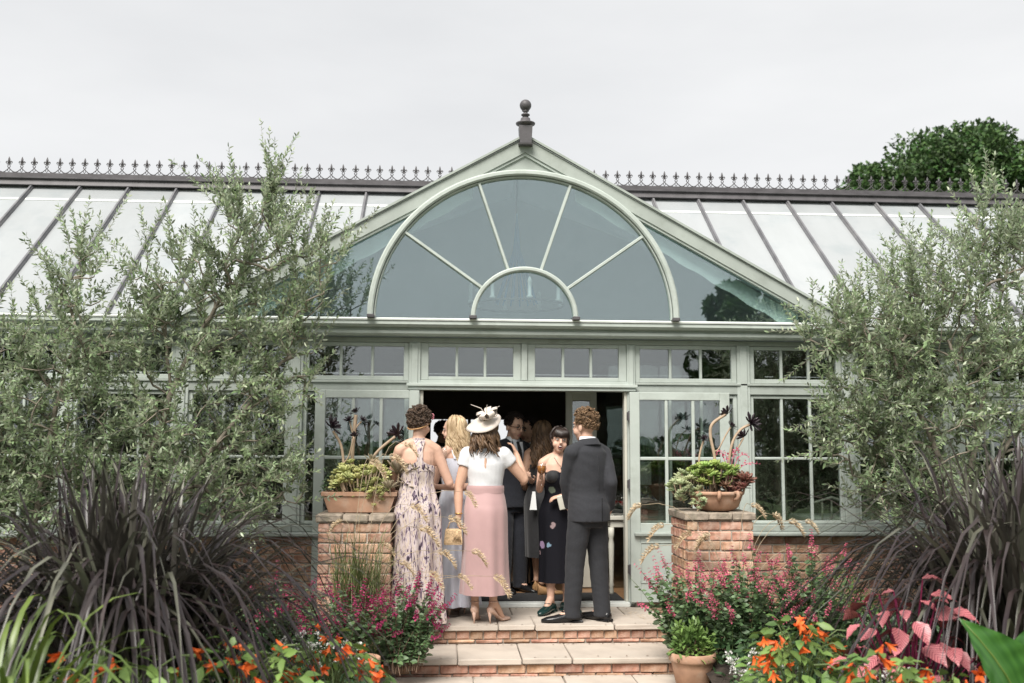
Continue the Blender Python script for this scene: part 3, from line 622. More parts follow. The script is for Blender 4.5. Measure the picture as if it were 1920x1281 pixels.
def human(label, xy, face, H=1.7, sex='f', skin=None, arms=None, feet=None, head=None, hh=.0, group='wedding guests around the doorway', z0=0, wide=1.0, fist=None):
    F = Fig(); skin = skin or m_skin; s = H/1.7; F.s = s; F.loc = V((xy[0], xy[1], z0)); a = R(face)
    F.f = V((math.sin(a), -math.cos(a), 0)); F.l = V((math.cos(a), math.sin(a), 0)); U = V((0, 0, 1))
    P = lambda l, f, u: F.l*l*s+F.f*f*s+U*(u*s+hh)
    F.P = P; W = wide; man = sex == 'm'; mb = MB(); nr = 20
    def ring(l, f, u, rl, rf): return [P(l+rl*math.cos(2*PI*k/nr), f+rf*math.sin(2*PI*k/nr), u) for k in range(nr)]
    sh = .168 if man else .148*W**.5; F.sh = sh
    if man: prof = [(.80, .15, .11), (.9, .165, .12), (1.05, .15, .11), (1.2, .165, .115), (1.32, .185, .115), (1.40, .16, .09), (1.45, .075, .065)]
    else: prof = [(.80, .16*W, .12*W), (.90, .172*W, .125*W), (1.0, .15*W, .11*W), (1.07, .125*W, .10*W), (1.2, .138*W, .11*W), (1.29, .148*W, .112*W), (1.36, .145*W, .095), (1.41, .11, .075), (1.445, .06, .058)]
    mb.rings([ring(0, 0, u, rl, rf) for u, rl, rf in prof])
    if not man:
        for q in (-1, 1): mb.ell(P(q*.068*W, .085*W, 1.235), .062*s*W)
    for q in (-1, 1): mb.ell(P(q*.07*W, -.045, .87), (.08*s*W, .08*s*W, .09*s))
    # legs
    feet = feet or {'L': (.09, 0, 8), 'R': (-.09, 0, -8)}; F.feet = {}
    for sd, q in (('L', 1), ('R', -1)):
        fl, ff, ta = feet[sd]; an = P(fl, ff, .085); fa = a+R(ta) ; fd = V((math.sin(fa), -math.cos(fa), 0)); hp = P(q*.085*W, 0, .86); kn = (hp+an)*.5+V((0, 0, .03))+F.f*.025*s
        mb.tube([hp, hp*.6+kn*.4, kn, kn*.55+an*.45-F.f*.012*s, kn*.25+an*.75, an], [.088*s*W, .075*s*W, .054*s, .054*s, .04*s, .034*s], 12)
        base = V((an.x, an.y, 0)); ball = base+fd*.125*s+V((0, 0, .03)); toe = base+fd*.185*s+V((0, 0, .022)); heel = base-fd*.035*s+V((0, 0, hh+.035*s))
        mb.tube([an+V((0, 0, .02)), an*.5+ball*.5+V((0, 0, .012)), ball, toe], [.036*s, .034*s, .026*s, .017*s], 10); mb.tube([an, heel], [.034*s, .03*s], 10)
        F.feet[sd] = (base, fd, an)
    # arms (elbow and wrist in world coordinates)
    F.arm = {}
    for sd, q in (('L', 1), ('R', -1)):
        S = P(q*sh, -.005, 1.375); A = (arms or {}).get(sd)
        if A is None: E_, Wr, Hd = P(q*(sh+.045), -.02, 1.10), P(q*(sh+.05), .05, .86), V((0, 0, -1))
        else:
            E_, Wr = V(A[0])-F.loc, V(A[1])-F.loc; Hd = V(A[2]) if len(A) > 2 and A[2] else (Wr-E_)
        ra = 1.12 if man else (1.0*W)
        mb.tube([P(q*.03, -.012, 1.435), P(q*sh*.55, -.012, 1.412), S-V((0, 0, .006))], [.045*s, .05*s, .052*s*ra], 12)
        mb.ell(S-V((0, 0, .012)), (.053*s*ra, .052*s*ra, .058*s*ra)); mb.tube([S, S*.5+E_*.5, E_], [.05*s*ra, .045*s*ra, .037*s*ra], 12); mb.tube([E_, E_*.6+Wr*.4, Wr], [.038*s*ra, .036*s*ra, .024*s*ra], 12); mb.ell(E_, .038*s*ra)
        pn = V(A[3]) if A is not None and len(A) > 3 and A[3] else (F.l*-q+F.f*.3)
        cu = A[4] if A is not None and len(A) > 4 else .35
        hand(mb, Wr, Hd, pn, s*(1.08 if man else .95), cu); mb.tube([Wr-(Wr-E_).normalized()*.03, Wr+V(Hd).normalized()*.025*s], [.025*s, .024*s], 10)
        F.arm[sd] = (S, E_, Wr)
    # neck and head
    hy, ht, hr = head or (face, 0, 0); ha = R(hy)
    hf0 = V((math.sin(ha), -math.cos(ha), 0)); hl = V((math.cos(ha), math.sin(ha), 0))
    hf = hf0*math.cos(R(ht))-U*math.sin(R(ht)); hu = U*math.cos(R(ht))+hf0*math.sin(R(ht))
    hl, hu = hl*math.cos(R(hr))+hu*math.sin(R(hr)), hu*math.cos(R(hr))-hl*math.sin(R(hr))
    nb = P(0, -.01, 1.43); nt_ = P(0, .012, 1.525)+hf0*.01; hc = nt_+hu*.07*s+hf*.005; F.hc = hc; k = s*(1.03 if man else 1.0)
    X = lambda l, f, u: hc+hl*l*k+hf*f*k+hu*u*k
    F.X = X; F.hl, F.hf, F.hu, F.k = hl, hf, hu, k; HM = Matrix((hl, hf, hu)).transposed()
    F.HM = HM
    mb.tube([nb, nb*.5+nt_*.5, nt_+hu*.03], [.06*s*(1.1 if man else .92), .052*s*(1.12 if man else .92), .05*s*(1.1 if man else .95)], 14)
    E = lambda l, f, u, a_, b_, c_: mb.ell(X(l, f, u), (a_*k, b_*k, c_*k), HM, 16, 12)
    E(0, -.008, .022, .076, .096, .094); E(0, .03, -.05, .058, .058, .072); E(0, .055, -.098, .028, .026, .022)
    for q in (-1, 1): E(q*.044, -.0+.045, -.045, .026, .034, .032); E(q*.078, -.012, -.02, .010, .019, .031); E(q*.03, .072, .026, .026, .016, .010)
    mb.tube([X(0, .083, .02), X(0, .10, -.012), X(0, .107, -.032)], [.010*k, .012*k, .016*k], 8); mb.tube([X(-.012, .09, -.036), X(.012, .09, -.036)], .011*k, 8)
    root = fuse('person', mb, .0068, skin, None, 4, .5); root.location = F.loc; tag(root, label, 'person', group); F.o = root
    # eyes, brows, mouth
    for q in (-1, 1):
        e = MB(); e.ell(X(q*.031, .080, .006), (.0135*k, .008*k, .0068*k), HM, 10, 6); e.cur = 1; e.ell(X(q*.031+.001, .0855, .0062), (.006*k, .004*k, .0063*k), HM, 8, 6)
        e.cur = 2; e.tube([X(q*.046, .079, .009), X(q*.031, .087, .0145), X(q*.016, .083, .009)], .0018*k, 5); e.build('eye', [m_eye, m_iris, m_brow], root, True)
        e = MB(); e.tube([X(q*.05, .074, .026), X(q*.035, .088, .033), X(q*.016, .09, .029)], [.0025*k, .004*k, .0035*k], 6); e.build('eyebrow', m_brow, root, True)
    return F
def lips(F, open_=0):
    X, k = F.X, F.k
    if open_:
        e = MB(); e.ell(X(0, .084, -.066), (.019*k, .012*k, .013*k), F.HM, 12, 8); e.build('mouth', m_mouth, F.o, True)
        e = MB(); e.ell(X(0, .090, -.059), (.016*k, .008*k, .005*k), F.HM, 10, 6); e.build('teeth', m_teeth, F.o, True)
        e = MB(); n = 18; e.tube([X(.021*math.cos(2*PI*i/n), .088+.004*abs(math.sin(2*PI*i/n)), -.066+.0145*math.sin(2*PI*i/n)) for i in range(n+1)], .0032*k, 6); e.build('lips', m_lip, F.o, True)
    else:
        e = MB(); e.tube([X(-.022, .082, -.066), X(-.008, .092, -.063), X(.008, .092, -.063), X(.022, .082, -.066)], [.003*k, .006*k, .006*k, .003*k], 6); e.tube([X(-.018, .084, -.070), X(0, .092, -.073), X(.018, .084, -.070)], [.003*k, .006*k, .003*k], 6); e.build('lips', m_lip, F.o, True)
def curly(F, m, n=330, r=.017, hgt=.012, front=.45, low=-.75, name='hair'):
    mb = MB(); rr = random.Random(int(abs(F.loc.x)*1000)); X, k = F.X, F.k
    mb.ell(X(0, -.022, .032), (.079*k, .090*k, .090*k), F.HM, 16, 10)
    c = 0; n = int(n*1.7); r *= .76
    while c < n:
        d = V((rr.gauss(0, 1), rr.gauss(0, 1), rr.gauss(0, 1))).normalized()
        if d.y > front and d.z < .62: continue
        if d.z < low or (d.z < -.15 and d.y > -.1): continue
        if d.z < -.3 and d.y > -.35: continue
        h = 1+rr.uniform(0, hgt/.08)*(1.3 if d.z > .2 else .7); p = X(d.x*.08*h, -.012+d.y*.098*h, .026+d.z*.096*h); q = r*rr.uniform(.6, 1.15)*k
        # a curl: short coiled tube
        ax = V((rr.gauss(0, 1), rr.gauss(0, 1), rr.gauss(0, 1))).normalized(); b = ax.orthogonal().normalized(); e = ax.cross(b); ph = rr.uniform(0, 6)
        pts = [p+(b*math.cos(ph+t*1.15)+e*math.sin(ph+t*1.15))*q*.8+ax*q*(t*.18-.5) for t in range(7)]
        mb.tube(pts, [q*.18, q*.34, q*.4, q*.4, q*.38, q*.3, q*.1], 5); c += 1
    return mb.build(name, m, F.o, True)
def locks(F, m, n=130, length=.4, wave=.012, seed=1, part=0, front=.25, r=.012, spread=.10, fwd=0, name='hair', fringe=False, back=0):
    mb = MB(); rr = random.Random(seed); X, k = F.X, F.k
    mb.ell(X(0, -.02, .028), (.083*k, .096*k, .096*k), F.HM, 20, 14)
    if length > .15: mb.ell(X(0, -.05, -.05), (.075*k, .055*k, .10*k), F.HM, 14, 10)
    c = 0
    while c < n:
        d = V((rr.gauss(0, 1), rr.gauss(-.25, 1), rr.gauss(.25, .8))).normalized()
        if d.y > front and d.z < .75: continue
        if d.z < -.35: continue
        ph = math.atan2(d.x, -d.y)          # 0 = back, +-pi/2 = sides
        if abs(ph) > 1.95 and d.z < .8: continue
        if abs(ph) > 1.75: ph = math.copysign(1.75, ph)
        ph *= rr.uniform(.92, 1.06); Ln = length*rr.uniform(.75, 1.05); pts = []; rad = []; w0 = rr.uniform(0, 6); wf = rr.uniform(16, 24); N = 15
        el0 = math.asin(max(-1, min(1, d.z))); rs = rr.uniform(.98, 1.10)
        for i in range(N):
            t = i/(N-1); arc_ = el0 - t*Ln/.1*1.0
            if arc_ > -.25:
                h, v = math.cos(arc_), math.sin(arc_)
                p = X(math.sin(ph)*h*.086*rs, -.018-math.cos(ph)*h*.10*rs, .026+v*.1*rs)
                hv0 = p
            else:
                fall = (-.25-arc_)*.1*k; q = X(math.sin(ph)*(.084+spread*fall*.6)*rs, -.018-math.cos(ph)*(.097+back*fall)*rs+fwd*fall, .026-.025)
                wv = wave*min(1, fall/.06); p = q+V((0, 0, -fall))+F.hl*wv*math.sin(wf*fall*1.8+w0)+F.hf*wv*math.cos(wf*fall*1.8+w0)
            pts.append(p); rad.append(r*k*(1-.75*max(0, t-.45)/.55)*(.75+.25*min(1, t*6)))
        mb.tube(pts, rad, 5, True); c += 1
    if fringe:
        for i in range(34):
            x = -.062+.124*i/33; mb.tube([X(x*.6, .03, .112), X(x*.9, .085, .085), X(x, .099-abs(x)*.38, .052), X(x*1.04+rr.uniform(-.003, .003), .100-abs(x)*.42, .024+rr.uniform(-.004, .006))], [.007*k, .008*k, .007*k, .003*k], 5)
    return mb.build(name, m, F.o, True)
def cr(vals, sub):
    v = np.array(vals, float); out = []
    for i in range(len(v)-1):
        p0, p1, p2, p3 = v[max(i-1, 0)], v[i], v[i+1], v[min(i+2, len(v)-1)]
        for q in range(sub):
            t = q/sub; out.append(.5*((2*p1)+(-p0+p2)*t+(2*p0-5*p1+4*p2-p3)*t*t+(-p0+3*p1-3*p2+p3)*t**3))
    out.append(v[-1]); return np.array(out)
def drape(F, name, rings, m, n=72, folds=7, a0=.0, a1=.06, seed=0, sub=6, cap=False, wob=.004):
    rr = random.Random(seed); ph = [rr.uniform(0, 6) for _ in range(6)]; R_ = cr(rings, sub); rs = []
    for i, (l, f, u, rl, rf) in enumerate(R_):
        t = i/(len(R_)-1); am = a0+(a1-a0)*t; ring = []
        for j in range(n):
            th = 2*PI*j/n
            k = 1+am*(math.sin(folds*th+ph[0]+1.2*math.sin(2*t+ph[1])+.5*math.sin(2*th+ph[4]))+.55*math.sin((folds*2-3)*th+ph[2]+2*t)+.3*math.sin((folds+4)*th+ph[3]-1.5*t))+wob*math.sin(23*t+5*th+ph[5])*(1-t*.5)
            ring.append(F.P(l+rl*k*math.cos(th), f+rf*k*math.sin(th), u))
        rs.append(ring)
    mb = MB(); mb.rings(rs, cap); return mb.build(name, m, F.o, True)
def shoe(F, sd, kind, m):
    base, fd, an = F.feet[sd]; s = F.s; sdv = V((-fd.y, fd.x, 0)); hz = an.z-.085*s; mb = MB()
    def sect(t, w, z0, z1): return [base+fd*t*s+sdv*w*s*math.cos(q)+V((0, 0, z0+(z1-z0)*(.5+.5*math.sin(q)))) for q in [2*PI*i/14 for i in range(14)]]
    if kind == 'heel':
        mb.rings([sect(-.062, .012, hz+.004, hz+.05), sect(-.05, .033, hz, hz+.062), sect(-.02, .035, hz-.004, hz+.052), sect(.04, .03, hz*.62, hz*.62+.016), sect(.10, .038, .006, .032), sect(.15, .04, .002, .045), sect(.19, .03, .002, .04), sect(.235, .008, .004, .02)])
        p = base-fd*.045*s; mb.tube([p+V((0, 0, hz+.015)), p+fd*.004+V((0, 0, hz*.5)), p+fd*.01], [.02, .009, .0055], 8)
        mb.tube([an+V((0, 0, .01))+(fd*math.cos(q)+sdv*math.sin(q))*.038*s for q in [2*PI*i/16 for i in range(17)]], .004, 5)
        mb.tube([an+V((0, 0, .01))+fd*.036*s, base+fd*.12*s+V((0, 0, .055))], .004, 5)
    elif kind == 'wedge':
        mb.rings([sect(-.065, .012, .002, hz+.05), sect(-.05, .036, 0, hz+.03), sect(.0, .04, 0, hz+.012), sect(.06, .04, 0, hz*.6+.02), sect(.13, .044, 0, .05), sect(.19, .04, 0, .045), sect(.22, .012, .004, .03)])
    else:
        mb.rings([sect(-.075, .014, .004, .07), sect(-.06, .038, .0, .085), sect(-.02, .042, .0, .10), sect(.05, .043, .0, .095), sect(.10, .047, .0, .075), sect(.16, .05, .0, .06), sect(.22, .042, .002, .048), sect(.265, .012, .004, .03)])
        mb.box(-.075*s, .02, -.04, .04, -.0005, .022, .004, Matrix.Translation(base) @ Matrix((fd, sdv, V((0, 0, 1)))).transposed().to_4x4())
        mb.ell(base+fd*.07*s+V((0, 0, .088)), (.03, .03, .012))
    mb.build('shoe', m, F.o, True)
def jacket(F, m, hem=.83, open_=0, wr=.0011, name='jacket', loose=1.0, sleeve=('L', 'R'), bare=False):
    P, s = F.P, F.s; mb = MB(); nr = 24
    def ring(l, f, u, rl, rf): return [P(l+rl*math.cos(2*PI*k/nr), f+rf*math.sin(2*PI*k/nr), u) for k in range(nr)]
    q = loose
    mb.rings([ring(0, -.018, hem, .198*q, .172*q), ring(0, -.018, hem+.1, .195*q, .168*q), ring(0, 0, 1.05, .175*q, .14*q), ring(0, 0, 1.2, .185*q, .142*q), ring(0, 0, 1.3, .193*q, .14*q), ring(0, -.004, 1.38, .178, .118), ring(0, -.008, 1.425, .13, .093), ring(0, -.01, 1.462, .078, .075)])
    for sd in sleeve:
        g = 1 if sd == 'L' else -1; mb.tube([P(g*.03, -.012, 1.43), P(g*F.sh*.55, -.012, 1.41), F.arm[sd][0]], [.056*s, .058*s, .062*s], 12)
        S, E_, W = F.arm[sd]; E2 = W+(E_-W).normalized()*.02
        mb.ell(S-V((0, 0, .005)), (.072*s, .07*s, .066*s)); mb.tube([S, S*.5+E_*.5, E_], [.07*s, .064*s, .055*s], 14); mb.ell(E_, .055*s); mb.tube([E_, E_*.5+E2*.5, E2], [.055*s, .05*s, .042*s], 14)
    return fuse(name, mb, .0085, m, F.o, 6, .5, wr)
def trousers(F, m, rad=(.098, .082, .074, .07), wr=.0011):
    P, s = F.P, F.s; mb = MB(); nr = 22
    def ring(l, f, u, rl, rf): return [P(l+rl*math.cos(2*PI*k/nr), f+rf*math.sin(2*PI*k/nr), u) for k in range(nr)]
    mb.rings([ring(0, -.005, .76, .155, .12), ring(0, -.01, .88, .178, .138), ring(0, 0, 1.0, .165, .125), ring(0, 0, 1.06, .16, .12)])
    for q in (-1, 1): mb.ell(P(q*.068, -.045, .87), (.095*s, .097*s, .11*s))
    for sd, q in (('L', 1), ('R', -1)):
        base, fd, an = F.feet[sd]; hp = P(q*.088, -.005, .84); kn = (hp+an)*.5+V((0, 0, .03))+F.f*.02; lo = V((an.x, an.y, .035))+fd*.012
        mb.tube([hp, hp*.5+kn*.5, kn, kn*.5+lo*.5, lo+V((0, 0, .06)), lo], [rad[0]*s, rad[0]*s*.95, rad[1]*s, rad[2]*s, rad[3]*s, rad[3]*s*1.06], 16)
    return fuse('trousers', mb, .0085, m, F.o, 5, .5, wr)
def shirt_front(F, tie=None, bow=False, m_j=None, flower=False):
    """shirt bib, collar, lapels and tie on the chest"""
    P, s = F.P, F.s; q = MB(); L = [(.075, .095, 1.44), (.06, .128, 1.36), (.035, .148, 1.2), (.004, .15, 1.08)]
    q.add([P(-l, f, u) for l, f, u in L]+[P(l, f, u) for l, f, u in L]+[P(0, f+.012, u) for l, f, u in L], [(i, i+1, 9+i, 8+i) for i in range(3)]+[(8+i, 9+i, 5+i, 4+i) for i in range(3)]); q.build('shirt', m_shirt, F.o, True)
    q = MB(); n = 20; rs = []
    for z, r in ((1.425, .073), (1.485, .064), (1.492, .060), (1.43, .066)): rs.append([P(r*math.cos(2*PI*k/n), .004+r*.98*math.sin(2*PI*k/n)+(.012 if math.sin(2*PI*k/n) > .5 else 0), z-(.025 if math.sin(2*PI*k/n) > .8 else 0)) for k in range(n)])
    q.rings(rs, False); q.build('shirt_collar', m_shirt, F.o, True)
    for g in (-1, 1):
        q = MB(); Lp = [(.06, .10, 1.455), (.085, .132, 1.37), (.125, .138, 1.34), (.08, .156, 1.24), (.012, .162, 1.09), (.045, .16, 1.22), (.05, .145, 1.35)]
        v = [P(g*l, f+.008, u) for l, f, u in Lp]; v2 = [p-F.f*.008 for p in v]; n = len(v); q.add(v+v2, [tuple(range(n)), tuple(range(n, 2*n))[::-1]]+[(i, (i+1) % n, n+(i+1) % n, n+i) for i in range(n)]); q.build('lapel', m_j, F.o)
    if bow:
        q = MB()
        for g in (-1, 1): q.tube([P(0, .10, 1.43), P(g*.025, .108, 1.432), P(g*.05, .10, 1.43)], [.009, .017, .02], 8)
        q.ell(P(0, .11, 1.43), .012); q.build('bow_tie', m_blackd, F.o, True)
    elif tie:
        q = MB(); q.ribbon([P(0, .112, 1.43), P(0, .15, 1.36), P(0, .165, 1.2), P(0, .168, 1.09)], [.016, .022, .032, .03], F.l); q.ell(P(0, .112, 1.43), (.018, .014, .016)); q.build('tie', tie, F.o, True)
    if flower:
        q = MB()
        for i in range(7): q.ell(P(.095+.012*math.cos(i*.9), .158+.01*(i % 2), 1.30+.012*math.sin(i*.9)), .012)
        q.build('buttonhole_flower', m_pinkf, F.o, True)
GRP = 'wedding guests around the doorway'
# 1 woman in the print maxi dress, back to us
A = human('woman with short dark curls and a pink hair flower in a streaky print maxi dress', (-.97, -.95), 190, 1.76, skin=m_skin, hh=.05, head=(150, 8, 0),
          arms={'R': ((-.70, -.92, 1.19), (-.735, -.70, 1.30), (.02, .35, .9), (-1, .2, .1), .9), 'L': ((-1.21, -.86, 1.16), (-1.17, -.70, .98))})
curly(A, m_hcurl, 380, .017, .020)
lips(A)
drape(A, 'dress', [(0, 0, 1.225, .145, .122), (0, 0, 1.17, .140, .118), (0, 0, 1.09, .137, .112), (0, -.005, .98, .165, .135), (0, -.015, .86, .192, .16), (0, -.01, .6, .20, .175), (0, 0, .3, .215, .195), (0, 0, -.02, .245, .225)], m_print, 84, 9, .0, .11, 3, 8)
q = MB(); q.ribbon([A.P(0, -.123, 1.20), A.P(0, -.125, 1.28), A.P(0, -.112, 1.37), A.P(0, -.072, 1.455)], [.07, .026, .022, .05], A.l, .15); n = 16
q.rings([[A.P(.062*math.cos(2*PI*k/n), -.006+.062*math.sin(2*PI*k/n), z) for k in range(n)] for z in (1.435, 1.47)], False)
for g in (-1, 1): q.ribbon([A.P(g*.015, -.122, 1.27), A.P(g*.06, -.128, 1.24), A.P(g*.12, -.095, 1.215)], [.02, .018, .03], (0, 0, 1)); q.ribbon([A.P(g*.045, .05, 1.46), A.P(g*.08, .10, 1.36), A.P(g*.07, .14, 1.24)], [.015, .03, .05], A.l)
q.build('halter_strap', m_print, A.o, True)
q = MB(); n = 24; q.tube([A.X(.083*math.cos(2*PI*k/n), -.012+.100*math.sin(2*PI*k/n), -.02+.05*math.sin(2*PI*k/n)) for k in range(n+1)], .006, 6); q.build('hairband', m_cork, A.o, True)
q = MB()
for i in range(9): a = i*.7; q.ell(A.X(-.085, .055+.016*math.cos(a)*(i > 0), .065+.016*math.sin(a)*(i > 0)), (.009, .012, .012))
q.build('hair_flower', m_pinkf, A.o, True)
for sd in 'LR': shoe(A, sd, 'heel', m_nude)
# 2 blonde woman in lavender
B = human('woman with long wavy blonde hair in a long pale lavender satin dress', (-.64, -.40), 215, 1.70, skin=m_skin, hh=.06, head=(245, 4, 0),
          arms={'R': ((-.47, -.60, 1.14), (-.80, -.66, 1.145), (-1, -.05, .12), (.1, .5, -.6), .7), 'L': ((-.86, -.42, 1.10), (-.9, -.2, 1.2))})
locks(B, m_hblond, 210, .40, .016, 5, front=.30, r=.0115, spread=.12, back=.25); lips(B)
drape(B, 'dress', [(0, 0, 1.335, .150, .112), (0, .01, 1.25, .152, .135), (0, 0, 1.15, .143, .118), (0, 0, 1.07, .133, .108), (0, -.01, .95, .165, .138), (0, -.015, .85, .182, .155), (0, 0, .5, .195, .175), (0, 0, .03, .235, .215)], m_lav, 84, 8, 0, .09, 11, 8)
q = MB(); 
for g in (-1, 1): q.ribbon([B.P(g*.085, -.105, 1.33), B.P(g*.08, -.045, 1.44), B.P(g*.085, .04, 1.43), B.P(g*.09, .105, 1.33)], .012, B.l)
q.build('shoulder_strap', m_lav, B.o, True)
for sd in 'LR': shoe(B, sd, 'heel', m_nude)
# 3 woman in hat, white top and pink skirt
C = human('woman in a cream fascinator hat, white cap-sleeved top and dusty pink midi skirt', (-.385, -.84), 178, 1.665, skin=m_skin2, hh=.085, wide=1.12, head=(158, 6, 4),
          arms={'R': ((-.045, -.80, 1.215), (-.105, -.70, 1.435), (-.35, .12, .9), (-1, .3, 0), .5), 'L': ((-.62, -.86, 1.14), (-.615, -.90, .90), (-.02, .05, -1), (1, 0, 0), .9)},
          feet={'L': (.085, .0, -6), 'R': (-.075, -.02, -42)})
locks(C, m_hbrown, 150, .25, .02, 9, front=.3, r=.013, spread=.35, back=.35); lips(C)
q = MB(); nr = 24
def cring(l, f, u, rl, rf): return [C.P(l+rl*math.cos(2*PI*k/nr), f+rf*math.sin(2*PI*k/nr), u) for k in range(nr)]
q.rings([cring(0, 0, 1.04, .157, .129), cring(0, 0, 1.12, .154, .127), cring(0, 0, 1.22, .168, .138), cring(0, 0, 1.30, .174, .138), cring(0, 0, 1.365, .168, .116), cring(0, -.004, 1.41, .125, .088), cring(0, -.006, 1.435, .088, .075)])
for g in ('L', 'R'):
    S, E_, W_ = C.arm[g]; q.ell(S, (.076, .074, .072)); q.tube([S, S+(E_-S)*.36], [.076, .070], 14)
C_top = fuse('top', q, .008, m_top, C.o, 6, .5, .001)
q = MB(); q.ell(C.P(0, -.135, 1.30), (.012, .004, .05)); q.build('keyhole', m_skin2, C.o, True)
drape(C, 'skirt', [(0, 0, 1.10, .160, .132), (0, 0, 1.045, .164, .136), (0, -.01, .95, .182, .156), (0, -.015, .85, .192, .172), (0, -.008, .6, .196, .182), (0, 0, .36, .202, .188), (0, 0, .165, .214, .198)], m_pink, 96, 6, .0, .05, 21, 8)
drape(C, 'waistband', [(0, 0, 1.105, .163, .135), (0, 0, 1.085, .167, .139), (0, 0, 1.055, .167, .139), (0, 0, 1.035, .166, .139)], m_pink, 64, 5, 0, .004, 2, 3)
for sd in 'LR': shoe(C, sd, 'heel', m_nude)
HX = lambda l, f, u: C.X(l, f, u)
def tilt_frame(F, c, ax_l, ax_f):
    u = (F.hu+F.hl*ax_l+F.hf*ax_f).normalized(); l = (F.hl-u*F.hl.dot(u)).normalized(); return Matrix((l, u.cross(l), u)).transposed()
TM = tilt_frame(C, 0, .30, -.75); hc_ = HX(.022, -.062, .058)
q = MB(); n = 40; rs = []
for r, z in ((.0, .052), (.05, .049), (.09, .036), (.115, .012), (.155, .004), (.178, -.012), (.175, -.018), (.15, -.004), (.10, .004), (.0, .03)):
    rs.append([hc_+TM @ V((r*.92*math.cos(2*PI*k/n), r*.88*math.sin(2*PI*k/n), z+.012*math.sin(2*2*PI*k/n)*r/.165)) for k in range(n)])
q.rings(rs, False); hat = q.build('hat', m_hat, C.o, True)
q = MB()
for i, (a, L, w) in enumerate(((.3, .10, .03), (1.3, .09, .028), (2.4, .085, .03), (3.6, .09, .028), (5.0, .09, .03))):
    c = hc_+TM @ V((-.09, .02, .05)); d = TM @ V((math.cos(a), math.sin(a), .35)); e = TM @ V((0, 0, 1))
    q.ribbon([c, c+d*L*.5+e*.05, c+d*L+e*.03, c+d*L*.7-e*.01, c+d*.01], w, d.cross(e))
q.build('bow', m_hat, hat, True)
q = MB(); c = hc_+TM @ V((-.06, .0, .05))
for dx, L in ((.10, .15), (-.05, .12), (-.16, .09)): q.tube([c, c+TM @ V((dx*.3, 0, L*.6)), c+TM @ V((dx*1.0, .02, L))], [.003, .0035, .002], 5)
c = hc_+TM @ V((-.11, 0, .04)); q.tube([c+TM @ V((-.02+.032*math.cos(t*.6), 0, .03+.03*math.sin(t*.6))) for t in range(10)], .003, 5)
q.build('quill', m_hat, hat, True)
q = MB(); w_ = C.arm['L'][2]; q.tube([w_+V((.031*math.cos(2*PI*k/16), .031*math.sin(2*PI*k/16), .03)) for k in range(17)], .005, 6); q.build('bracelet', m_gold, C.o, True)
# handbag in her left hand
hb = thing('handbag', 'small woven straw bag in the hand of the woman in the pink skirt', 'handbag', (-.66, -.90, .665))
q = MB(); q.rings([[V((sx*w, sy*d, z)) for sx, sy in ((-1, -1), (1, -1), (1, 1), (-1, 1))] for z, w, d in ((0, .075, .03), (.02, .08, .035), (.12, .07, .028), (.135, .064, .012))]); q.build('bag_body', m_straw, hb)
q = MB(); q.tube([(-.05, 0, .132), (-.03, 0, .19), (.03, 0, .2), (.055, 0, .132)], .005, 6); q.build('handle', m_straw, hb, True)
q = MB()
for k in range(12): q.tube([(.03, -.035, .13), (.03+.02*math.cos(k), -.042, .08), (.03+.035*math.cos(k*1.7), -.043, .03)], [.004, .004, .002], 4)
q.build('tassel', m_straw, hb, True)
# 4 man seen from behind
D = human('man with curly light brown hair in a charcoal suit seen from behind', (.515, -.80), 212, 1.80, 'm', m_skin, head=(226, 2, 0),
          arms={'L': ((.325, -.81, 1.19), (.37, -.71, .95), (.3, .5, -.8), (1, 0, 0), .4), 'R': ((.715, -.86, 1.19), (.715, -.74, .94), (-.1, .5, -.7), (-1, 0, 0), .4)},
          feet={'L': (.13, .03, 62), 'R': (-.115, -.06, 10)})
curly(D, m_hginger, 420, .014, .022, low=-.55); lips(D)
trousers(D, m_trou); jacket(D, m_suit, .81, loose=.95)
q = MB(); n = 22; q.rings([[D.P(r*math.cos(2*PI*k/n), -.004+r*math.sin(2*PI*k/n), z) for k in range(n)] for z, r in ((1.44, .076), (1.505, .066), (1.505, .061), (1.44, .07))], False); q.build('shirt_collar', m_shirt, D.o, True)
q = MB(); q.rings([[D.P(r*math.cos(2*PI*k/n)*1.02, -.012+r*.98*math.sin(2*PI*k/n), z-.012*math.sin(2*PI*k/n)) for k in range(n)] for z, r in ((1.425, .098), (1.482, .078), (1.476, .084), (1.43, .106))], False); q.build('jacket_collar', m_suit, D.o, True)
q = MB(); q.box(-.001, .001, -.003, .003, 0, .2, 0, Matrix.Translation(D.P(0, -.186, .815)) @ Matrix.Rotation(R(23), 4, 'Z')); q.build('back_vent', m_blk, D.o)
q = MB(); q.tube([D.P(0, -.150, 1.06), D.P(0, -.148, 1.2), D.P(0, -.13, 1.36)], .0022, 5); q.build('back_seam', m_trou, D.o, True)
for sd in 'LR': shoe(D, sd, 'flat', m_blk)
